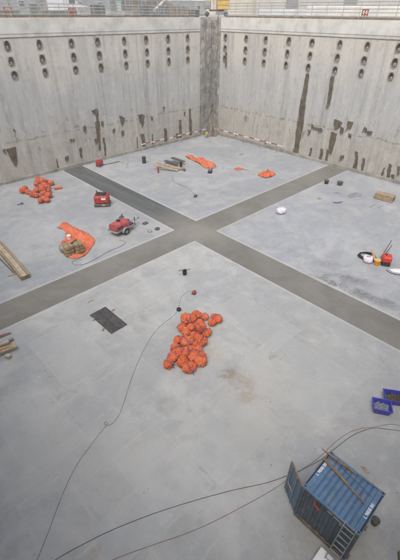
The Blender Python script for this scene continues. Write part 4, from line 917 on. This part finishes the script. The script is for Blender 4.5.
# tool cluster on the right slab
p = G(367, 257.4); t = thing('hose_coil', 'black hose coil lying behind the white sack on the right slab', 'hose coil', p, .3)
for k in range(3): bm = bmesh.new(); tube(bm, [Vector((math.cos(2*math.pi*i/28)*(.62-.04*k), math.sin(2*math.pi*i/28)*(.80-.05*k), .05+.08*k+.04*math.sin(i*.7+k))) for i in range(28)], .05, 6, True); finish('loop', bm, M_black, t, True)
def sack(label, p, s, mat, rz, stripe=None):
    t = thing('sack', label, 'sack', p, rz); bm = bmesh.new(); pillow(bm, (0, 0, s[2]), s, 0, p.x, .68)
    for v in bm.verts: v.co += Vector((0, 0, .05*noise.noise(v.co*7)))
    for v in bm.verts: v.co.z = max(v.co.z, 0)
    finish('bag', bm, mat, t, True)
    if stripe:
        for k in range(2): bx('printed_band', (-.1+.22*k, 0, s[2]*2+.005), (.09, s[1]*.9, .02), stripe, t)
sack('plump white sack with red print in the tool cluster on the right slab', G(368.6, 263.5)+Vector((.25, .25, 0)), (.48, .40, .27), M_lil, .5, M_redp)
sack('white sack lying alone on the right slab near the strip', G(280.5, 214.6)+Vector((.35, .2, 0)), (.55, .45, .30), M_lil, -.3)
A, B = G(372, 250, .66), G(376.2, 263.5, .1); tag(bx('wooden_board', (A+B)/2, ((A-B).length, .22, .06), M_wood, None, (B-A).to_track_quat('X', 'Z').to_matrix(), .008), 'brown board leaning over the white sack in the tool cluster', 'board')
p = G(377.2, 266.4); t = thing('yellow_bucket', 'orange yellow bucket beside the red fuel can', 'bucket', p+Vector((.15, .15, 0))); bm = bmesh.new(); cyl(bm, (0, 0, 0), (0, 0, .5), .2, .25, 16); finish('pail', bm, simple('orange_yellow', (.70, .27, .03), .15, .5), t); cy('lid', (0, 0, .5), (0, 0, .54), .27, M_yel, t, seg=16)
p = G(387, 266.6); t = thing('fuel_can', 'red box-shaped fuel tank on a dark frame in the tool cluster', 'fuel tank', p+Vector((.25, .3, 0)), .5)
bm = bmesh.new(); box(bm, (0, 0, .62), (.85, .75, .55), None, .09); finish('tank', bm, simple('bright_red', (.58, .045, .03), .15, .45), t); bx('frame', (0, 0, .17), (.8, .7, .33), M_black, t, None, .03); cy('cap', (.1, .1, .89), (.1, .1, .98), .09, M_black, t)
bx('white_label', (0, -.385, .6), (.3, .02, .14), M_white, t)
p = G(384, 259); t = thing('yellow_hose', 'tangle of thin yellow hose behind the red tank', 'hose', p)
bm = bmesh.new(); tube(bm, smooth_path([Vector((.35*math.cos(i*1.3), .4*math.sin(i*1.7), .06+.05*i)) for i in range(9)], 6), .03, 5); finish('hose_loop', bm, M_yel, t, True)
for (a, za, b, zb, lb) in (((381, 255, .3), 0, (391.5, 240.5, 1.1), 0, 'longer black rod standing out of the tool cluster'), ((386, 248.5, .6), 0, (392, 245, .9), 0, 'shorter black rod branching out of the tool cluster')):
    A, B = G(a[0], a[1], a[2]), G(b[0], b[1], b[2])
    if 'longer' in lb: A = G(381, 257.5, .02)
    else: A = G(384.5, 255.5, .02)
    tag(cy('black_rod', A, B, .03, M_black, seg=6), lb, 'rod')
sheet('white_sheet', 'crumpled white plastic sheet right of the red tank', 'sheet', [(388.5, 269), (394, 268.4), (404, 269.5), (408, 273), (399, 273.6), (392, 271.6)], M_white, .25, 1.2, .3, .14, 6)
cable('power_cable', 'black cable passing in front of the white plastic sheet', [(386, 270), (391, 273), (398, 274.6), (410, 275)], .03, M_black)

# crate and scraps on the right slab
M_crate = simple('grey_weathered_boards', (.30, .245, .19), .25, .85, 2, dirt=(.18, .14, .1))
cr = thing('wooden_crate', 'brown wooden crate near the foot of the right wall', 'crate', (21.75, -9.62, 0), deg(-83))
for s in (-1, 1):
    for k in range(3): bx('side_board', (0, s*.50, .13+.2*k), (2.1, .04, .18), M_wood, cr, None, .006)
    for k in range(3): bx('end_board', (s*1.03, 0, .13+.2*k), (.04, .96, .18), M_woodd, cr, None, .006)
for k in range(5): bx('lid_board', (0, -.42+.21*k, .66), (2.14, .20, .03), M_wood if k % 2 else M_crate, cr, None, .005)
for (px, py, sx, sy, h, mt, nm, lb) in ((326.2, 183.6, .45, .4, .45, M_black, 'black_pail', 'black tub on the right slab, left of a pair by the strip'), (339.6, 185, .55, .4, .42, M_dgrey, 'black_pail', 'black tub on the right slab, right of a pair by the strip')):
    p = G(px, py); t = thing(nm, lb, 'tub', p, .3); bm = bmesh.new(); cyl(bm, (0, 0, 0), (0, 0, h), sx*.5, sx*.66, 14); finish('pail', bm, mt, t); cy('rim', (0, 0, h-.03), (0, 0, h+.02), sx*.72, M_mud, t, seg=14)
M_plast = simple('grey_plastic_film', (.23, .24, .27), .2, .5, 2)
sheet('plastic_film', 'crumpled dark grey plastic film on the right slab, left of the crate', 'film', [(347, 196.4), (351, 194.2), (356, 192.8), (361, 194.4), (361.4, 196.6), (356, 196.6), (351, 197.8)], M_plast, .2, 1, .3, .18, 7)
sheet('plastic_film', 'thin grey plastic scrap beyond the dark pails', 'film', [(333, 192.8), (337, 192.2), (342.4, 193.2), (338, 194)], M_plast, .12, 1, .3, .18, 8)
sheet('purple_scrap', 'thin purple net scrap on the right slab', 'net scrap', [(332, 202.4), (337, 202), (342.2, 201.4), (341, 203.2), (336, 203.6)], M_purple, .1, 1, .3, .16, 9)
p = G(319.2, 198.9); o_ = sheet('brown_rag', 'small brown yellow rag on the right slab', 'rag', [(316.8, 198.6), (319.4, 197.6), (322.4, 198.6), (319.6, 199.8)], simple('ochre_rag', (.36, .26, .09), .3, .9), .15, 1, .3, .14, 10)
for i, (a, b) in enumerate((((370, 207), (375, 204.2)), ((377.4, 208), (383.4, 205)))): tag(cy('loose_tie', G(*a, .03), G(*b, .03), .035, M_grey, seg=6), 'thin grey bar in front of the wooden crate, %s of two' % ('left', 'right')[i], 'bar')
# purple cord by the left heap
cable('loose_rope', 'loose purple cord on the left slab below the orange heap', [(17.5, 205), (20.5, 203.6), (22.2, 202.2), (21.2, 204.4), (23.4, 203.4)], .05, M_purple)

# planks on the far slab
for (a, b, z, wd, mt, lb) in (((153.4, 164.2), (178, 170.6), .75, .35, M_woodp, 'long pale plank of the pile on the far slab, left end raised'), ((156, 163.4), (182, 169.4), .55, .4, M_wood, 'brown plank second in the pile on the far slab'), ((170, 167), (185, 168.4), .2, .4, M_wood, 'short brown plank at the near end of the far pile'),
        ((165, 160.6), (178, 164), .35, .5, M_dgrey, 'dark panel lying behind the planks on the far slab'), ((172, 157.6), (184, 161.6), .5, .5, M_mud, 'brown panel furthest back in the pile on the far slab')):
    A, B = G(*a, z), G(*b, .12 if z > .5 else z); d_ = B-A; tag(bx('plank', (A+B)/2, (d_.length, wd, .14), mt, None, d_.to_track_quat('X', 'Z').to_matrix(), .01), lb, 'plank')
p = G(158.3, 172.8); tag(bx('red_stand', (p.x, p.y, .42), (.2, .2, .84), M_redp, None, None, .02), 'red upright prop carrying the raised end of the plank', 'prop')
p = G(181, 167.5); tag(bx('black_jerrycan', (p.x, p.y, .42), (.25, .4, .84), M_black, None, None, .06), 'black can at the right end of the plank pile', 'can')
p = G(184.6, 170.9); tag(bx('offcut', (p.x, p.y, .09), (.35, .25, .16), M_dgrey, None, None, .03), 'small dark block right of the plank pile', 'offcut')
p = G(144.2, 163); t = thing('black_drum', 'upright black drum on the far slab left of the planks', 'drum', p)
bm = bmesh.new(); cyl(bm, (0, 0, 0), (0, 0, .95), .27, seg=18); finish('barrel', bm, M_black, t)
for z in (.3, .62, .93): cy('hoop', (0, 0, z-.02), (0, 0, z+.03), .285, M_dgrey, t, seg=18)
p = G(210, 172.4); t = thing('small_engine', 'small dark engine beside the end of the long orange tarpaulin', 'engine', p, .6); bm = bmesh.new(); box(bm, (0, 0, .28), (.7, .5, .3), None, .06); finish('block', bm, M_dgrey, t); cy('tank', (-.2, 0, .5), (.25, 0, .5), .16, M_grey, t); bx('base', (0, 0, .06), (.85, .55, .12), M_black, t); cy('handle_bar', (.4, -.2, .5), (.8, -.2, .8), .03, M_grey, t)
p = G(195.5, 196.8); t = thing('small_block', 'small dark block on the far slab near the crossing', 'block', p, .4); bm = bmesh.new(); box(bm, (0, 0, .12), (.55, .3, .22), None, .04); finish('body', bm, M_dgrey, t); bx('lip', (.1, .1, .26), (.2, .2, .1), M_grey, t, None, .02)
sheet('brown_rag', 'small brown scrap far out on the far slab below the right barrier', 'rag', [(238, 154.8), (241, 153.6), (244.6, 154), (241.4, 155.4)], M_plast, .12, 1, .3, .2, 11)
for i, (px, py, lb) in enumerate(((121.5, 217.6, 'flat dark pad behind the compressor'), (145.4, 223.6, 'flat dark pad right of the compressor drawbar'), (157.4, 229.3, 'dark lump at the tip of the left slab'), (149.8, 231.5, 'brown rag beside the dark lump at the tip of the left slab'))):
    p = G(px, py); bm = bmesh.new(); pillow(bm, (0, 0, .06), (.32, .24, .08) if i < 2 else (.25, .22, .13), R.random()*3, i, .7)
    for v in bm.verts: v.co.z = max(v.co.z, 0)
    o_ = finish('dark_pad' if i < 2 else 'lump', bm, M_dgrey if i != 3 else M_kick, None, True); o_.location = p; tag(o_, lb, 'pad' if i < 2 else 'lump')
# corner things
p = G(203.5, 136.2); t = thing('yellow_pump', 'small yellow water pump at the foot of the corner', 'pump', (25.1, 24.0, 0), .3); M_lemon = simple('lemon_yellow', (.48, .42, .06), .15, .6)
bx('base', (0, 0, .2), (.7, .5, .4), M_grey, t, None, .03); bm = bmesh.new(); box(bm, (0, 0, .66), (.5, .42, .54), None, .10); finish('body', bm, M_lemon, t)
for i, (x, y, dx, dy, h) in enumerate(((25.9, 23.9, .9, .7, 1.9), (26.3, 23.6, .5, .9, 1.5), (26.6, 23.3, .8, .6, 2.1))):
    A, B = Vector((x, y, .04)), Vector((x+dx, y+dy, h)); tag(bx('leaning_board', (A+B)/2, ((B-A).length, .3, .06), (M_woodd, M_mud, M_woodd)[i], None, (B-A).to_track_quat('X', 'Z').to_matrix(), .01), 'brown board leaning in the dark corner, %s of three' % ('left', 'middle', 'right')[i], 'board')

# ------------------------------------------------------------------ blue container
def blue_mat(name, c):
    g = N(name, .5); n1 = g.noise(1.2, 6, .6); n2 = g.noise(14, 6, .7); n3 = g.noise(3.5, 8, .72)
    col = g.mix(g.rng(n1, .3, .7), tuple(x*.85 for x in c), tuple(x*1.15 for x in c))
    col = g.mix(g.math('MULTIPLY', g.rng(n3, .46, .68), .6), col, (.19, .21, .225))
    col = g.mix(g.math('MULTIPLY', g.rng(n2, .62, .74), .55), col, (.13, .07, .045))
    g.bump(n2, .12, .01); return g.out(col, g.rng(n3, .3, .7, .42, .62))
M_blue = blue_mat('container_blue', (.075, .145, .25)); M_blue_shade = blue_mat('container_wall_shaded_blue', (.066, .088, .112)); M_blued = blue_mat('container_door_blue', (.085, .15, .225)); M_rustw = simple('rusty_base', (.17, .125, .085), .3, .8, 3)  # wall blue: dark paint with the shade of the sides put into it
X0, X1, Y0, Y1, ZB, ZR = -14.90, -12.77, -24.72, -22.30, .12, 2.58
cx_, cy_ = (X0+X1)/2, (Y0+Y1)/2; L_, W_ = X1-X0, Y1-Y0
con = thing('storage_container', 'small blue corrugated storage container with one door swung open', 'container', (cx_, cy_, 0))
def corr(bm, along, n, depth, P, prof=((.0, 0), (.30, 0), (.45, 1), (.80, 1), (.95, 0))):
    """trapezoid corrugation: P(s, d, t) with s along 0..1, t 0/1 across"""
    s_, pr = [], []
    for k in range(n):
        for f, d in prof: s_.append((k+f)/n); pr.append(d*depth)
    s_.append(1.0); pr.append(0)
    V0 = [bm.verts.new(P(a, d, 0)) for a, d in zip(s_, pr)]; V1 = [bm.verts.new(P(a, d, 1)) for a, d in zip(s_, pr)]
    for i in range(len(V0)-1): bm.faces.new((V0[i], V0[i+1], V1[i+1], V1[i]))
hx, hy = L_/2, W_/2
bm = bmesh.new(); corr(bm, 'y', 9, .045, lambda s, d, t: ((-hx+.06)+(L_-.12)*t, -hy+.22+(W_-.44)*s, ZR-.03+d), ((.0, 0), (.06, 0), (.22, 1), (.86, 1))); roof = finish('roof', bm, M_blue, con)
for y in (-hy+.13, hy-.13): bx('roof_end_plate', (0, y, ZR-.005), (L_-.14, .24, .05), M_blue, roof, None, .008)
bm = bmesh.new(); corr(bm, 'y', 7, .05, lambda s, d, t: (-hx+.075-d, hy-.12-(W_-.24)*s, ZB+.16+(ZR-ZB-.26)*t)); finish('side_wall', bm, M_blue_shade, con)
bm = bmesh.new(); corr(bm, 'y', 7, .05, lambda s, d, t: (hx-.075+d, -hy+.12+(W_-.24)*s, ZB+.16+(ZR-ZB-.26)*t)); finish('side_wall', bm, M_blue_shade, con)
bm = bmesh.new(); corr(bm, 'x', 6, .05, lambda s, d, t: (-hx+.12+(L_-.24)*s, -hy+.075-d, ZB+.16+(ZR-ZB-.26)*t)); finish('end_wall', bm, M_blue_shade, con)
for sx in (-1, 1):
    for sy in (-1, 1):
        bx('corner_post', (sx*(hx-.06), sy*(hy-.06), (ZB+ZR)/2), (.12, .12, ZR-ZB-.24), M_blue_shade, con, None, .01)
        for z in (ZB+.06, ZR-.02):
            cc = bx('corner_casting', (sx*(hx-.075), sy*(hy-.075), z), (.17, .17, .13), M_blued, con, None, .012)
            if z > 1: cy('casting_hole', (sx*(hx-.075), sy*(hy-.075), z+.064), (sx*(hx-.075), sy*(hy-.075), z+.069), .045, M_black, cc, seg=10)
    bx('top_rail', (sx*(hx-.04), 0, ZR-.03), (.08, W_-.32, .11), M_blued, con, None, .008); bx('bottom_rail', (sx*(hx-.03), 0, ZB+.08), (.07, W_-.32, .17), M_rustw, con, None, .008)
for sy in (-1, 1):
    bx('top_rail', (0, sy*(hy-.04), ZR-.03), (L_-.32, .08, .10), M_blued, con, None, .008); bx('bottom_rail', (0, sy*(hy-.03), ZB+.08), (L_-.32, .07, .17), M_rustw, con, None, .008)
bx('container_floor', (0, 0, ZB+.10), (L_-.16, W_-.16, .06), M_woodd, con)
for x in (-.75, .75): bx('skid_timber', (x, 0, ZB/2), (.18, W_+.16, ZB), M_woodd, con, None, .01)
def door(hinge_x, ang, wd, name_lab=None):
    d_ = bpy.data.objects.new('door', None)
    bm = bmesh.new(); h0, h1 = ZB+.16, ZR-.09
    box(bm, (wd/2, 0, (h0+h1)/2), (wd, .05, h1-h0), None, .01)
    for k in range(4): box(bm, (wd/2, -.035, h0+.3+k*(h1-h0-.5)/3), (wd*.84, .03, .28), None, .012)
    o_ = finish('door', bm, M_blued, con); o_.location = (hinge_x, hy+.02, 0); o_.rotation_euler = (0, 0, ang)
    bx('edge_seal', (wd-.015, 0, (h0+h1)/2), (.05, .075, h1-h0+.03), M_grey, o_); bx('edge_seal', (wd/2, 0, h1+.01), (wd, .075, .04), M_woodd, o_)
    for x in (.35*wd, .8*wd): cy('lock_rod', (x, .06, h0), (x, .06, h1), .02, M_grey, o_, seg=8)
    bx('lock_handle', (.55*wd, .09, 1.25), (.45, .03, .05), M_grey, o_)
    return o_
dv = Vector((-14.33, -21.35, 0))-Vector((-14.9, -22.28, 0))
door(-hx+.04, math.atan2(dv.y, dv.x), 1.04); d2 = door(hx-.04, math.pi, 1.0); d2['label'] = 'closed right-hand door leaf'
# lettering on the roof end plates and side
def text(body, size, mat, parent, mw, name='lettering'):
    cu = bpy.data.curves.new(name, 'FONT'); cu.body = body; cu.size = size; cu.align_x = 'CENTER'; cu.align_y = 'CENTER'; cu.extrude = .002; cu.offset = .0015
    tmp = bpy.data.objects.new('tmp', cu); COL.objects.link(tmp); bpy.context.view_layer.update()
    me = bpy.data.meshes.new_from_object(tmp.evaluated_get(bpy.context.evaluated_depsgraph_get())); bpy.data.objects.remove(tmp)
    me.materials.clear(); me.materials.append(mat); o_ = bpy.data.objects.new(name, me); COL.objects.link(o_); o_.parent = parent; o_.matrix_basis = mw; return o_
text('L 9808 80', .175, M_white, roof, Matrix.Translation((.08, hy-.15, ZR+.024)))
text('L 9808 80', .175, M_white, roof, Matrix.Translation((-.02, -hy+.15, ZR+.024)))
bm = bmesh.new(); vv = [bm.verts.new((-hx+.018, y, z)) for y, z in ((.62, 1.98), (.28, 1.86), (.34, 2.06), (.62, 2.22))]; bm.faces.new(vv); finish('red_logo', bm, simple('logo_red', (.48, .07, .035), .2), con)
bx('chalk_mark', (-hx+.016, -.42, 2.36), (.006, .42, .05), M_plate, con, Matrix.Rotation(.06, 3, 'X')); bx('chalk_mark', (-hx+.016, -.05, 2.38), (.006, .2, .04), M_plate, con); bx('chalk_mark', (-hx+.016, -.55, 2.22), (.006, .16, .035), M_plate, con)
# bars and rods on the roof
M_rbar = simple('orange_brown_timber', (.25, .14, .068), .25, .8, 3)
for (a, b, z, r_, mt, lb) in (((322.5, 449.6), (353.3, 472), 2.665, .026, M_rbar, 'orange brown timber bar on the container roof, the farther of the two long bars'), ((322.8, 458), (364.8, 503.6), 2.665, .026, M_rbar, 'orange brown timber bar on the container roof, the longest one'),
        ((323.6, 456.4), (348, 484), 2.665, .025, M_woodd, 'dark bar lying close along the longest timber bar on the roof'), ((321.6, 447.6), (372, 497), 2.662, .012, M_dgrey, 'thin dark rod across the container roof, nearer one'), ((327, 456), (378, 489), 2.662, .012, M_dgrey, 'thin dark rod across the container roof, farther one')):
    A, B = G(*a, z), G(*b, z); d_ = B-A; tag(bx('roof_bar', (A+B)/2+Vector((0, 0, r_-.02)), (d_.length, r_*2, r_*1.6), mt, None, Matrix.Rotation(math.atan2(d_.y, d_.x), 3, 'Z'), .004), lb, 'bar')
# ladder against the side
lad = thing('ladder', 'grey metal ladder leaning on the side of the blue container', 'ladder', (0, 0, 0))
for yy in (-24.14, -24.58): 
    A, B = Vector((-15.55, yy, 0)), Vector((-14.93, yy, 2.78)); d_ = B-A; bx('stile', (A+B)/2, (.07, .035, d_.length), M_grey, lad, (d_).to_track_quat('Z', 'X').to_matrix(), .006)
for k in range(9):
    f = (k+.6)/9.4; x = -15.55+.62*f; cy('rung', (x, -24.58, 2.78*f), (x, -24.14, 2.78*f), .020, M_grey, lad, seg=8)
# white box and drum by the container
q = G(321.5, 546.8, .42); t = thing('foam_box', 'white foam box on the floor in front of the container side', 'box', (q.x-.36, q.y-.28, 0))
bx('box_body', (0, 0, .18), (.70, .54, .36), M_white, t, None, .012); bx('box_lid', (0, 0, .40), (.73, .57, .07), M_white, t, None, .015)
p = G(374, 523.5); t = thing('dark_pail', 'small dark green pail beside the container corner', 'pail', p); M_olive = simple('olive_pail', (.12, .125, .09), .3, .6)
bm = bmesh.new(); cyl(bm, (0, 0, 0), (0, 0, .32), .13, .17, 16); finish('pail', bm, M_olive, t); cy('rim', (0, 0, .30), (0, 0, .33), .18, M_dgrey, t, seg=16)
p = G(398.5, 560); tag(bx('timber_block', (p.x+.05, p.y-.15, .09), (.6, .35, .17), M_woodd, None, Matrix.Rotation(.5, 3, 'Z'), .015), 'dark brown timber block in the bottom right corner', 'timber')
sheet('paper_scrap', 'small crumpled brown scrap behind the blue container', 'scrap', [(361, 466.5), (364.5, 467.2), (369, 473), (366, 472.4)], M_wood, .08, 2, .15, .1, 12)

# ------------------------------------------------------------------ pale air over the site
bm = bmesh.new(); box(bm, (60, 60, 24), (520, 520, 50)); hz = finish('haze', bm, None); hz['kind'] = 'stuff'
hm = bpy.data.materials.new('pale_air'); hm.use_nodes = True; t_ = hm.node_tree; t_.nodes.remove(t_.nodes['Principled BSDF'])
pv = t_.nodes.new('ShaderNodeVolumePrincipled'); pv.inputs['Density'].default_value = .0021; pv.inputs['Color'].default_value = (.93, .92, .90, 1); pv.inputs['Anisotropy'].default_value = .2
t_.links.new(pv.outputs[0], t_.nodes['Material Output'].inputs['Volume']); hz.data.materials.append(hm)

# ------------------------------------------------------------------ chips and crumbs of concrete on the floor
bm = bmesh.new()
for k in range(520):
    if k < 260: x, y = R.uniform(-24, -2), R.uniform(-26, -2)
    else: x, y = R.uniform(-20, 27), R.uniform(-22, 25)
    if min(abs(x), abs(y)) < 1.7: continue
    if X0-.2 < x < X1+.2 and Y0-.2 < y < Y1+.2: continue
    a = R.choice((.01, .012, .015, .02, .03)); box(bm, (x, y, a*.4), (a*R.uniform(.8, 2.2), a*R.uniform(.8, 1.6), a), Matrix.Rotation(R.random()*6, 3, 'Z') @ Matrix.Rotation(R.uniform(-.4, .4), 3, 'X'))
db = finish('floor_debris', bm, M_kick); db['kind'] = 'stuff'; db['label'] = 'small dark crumbs scattered over the concrete floor'; db['category'] = 'debris'
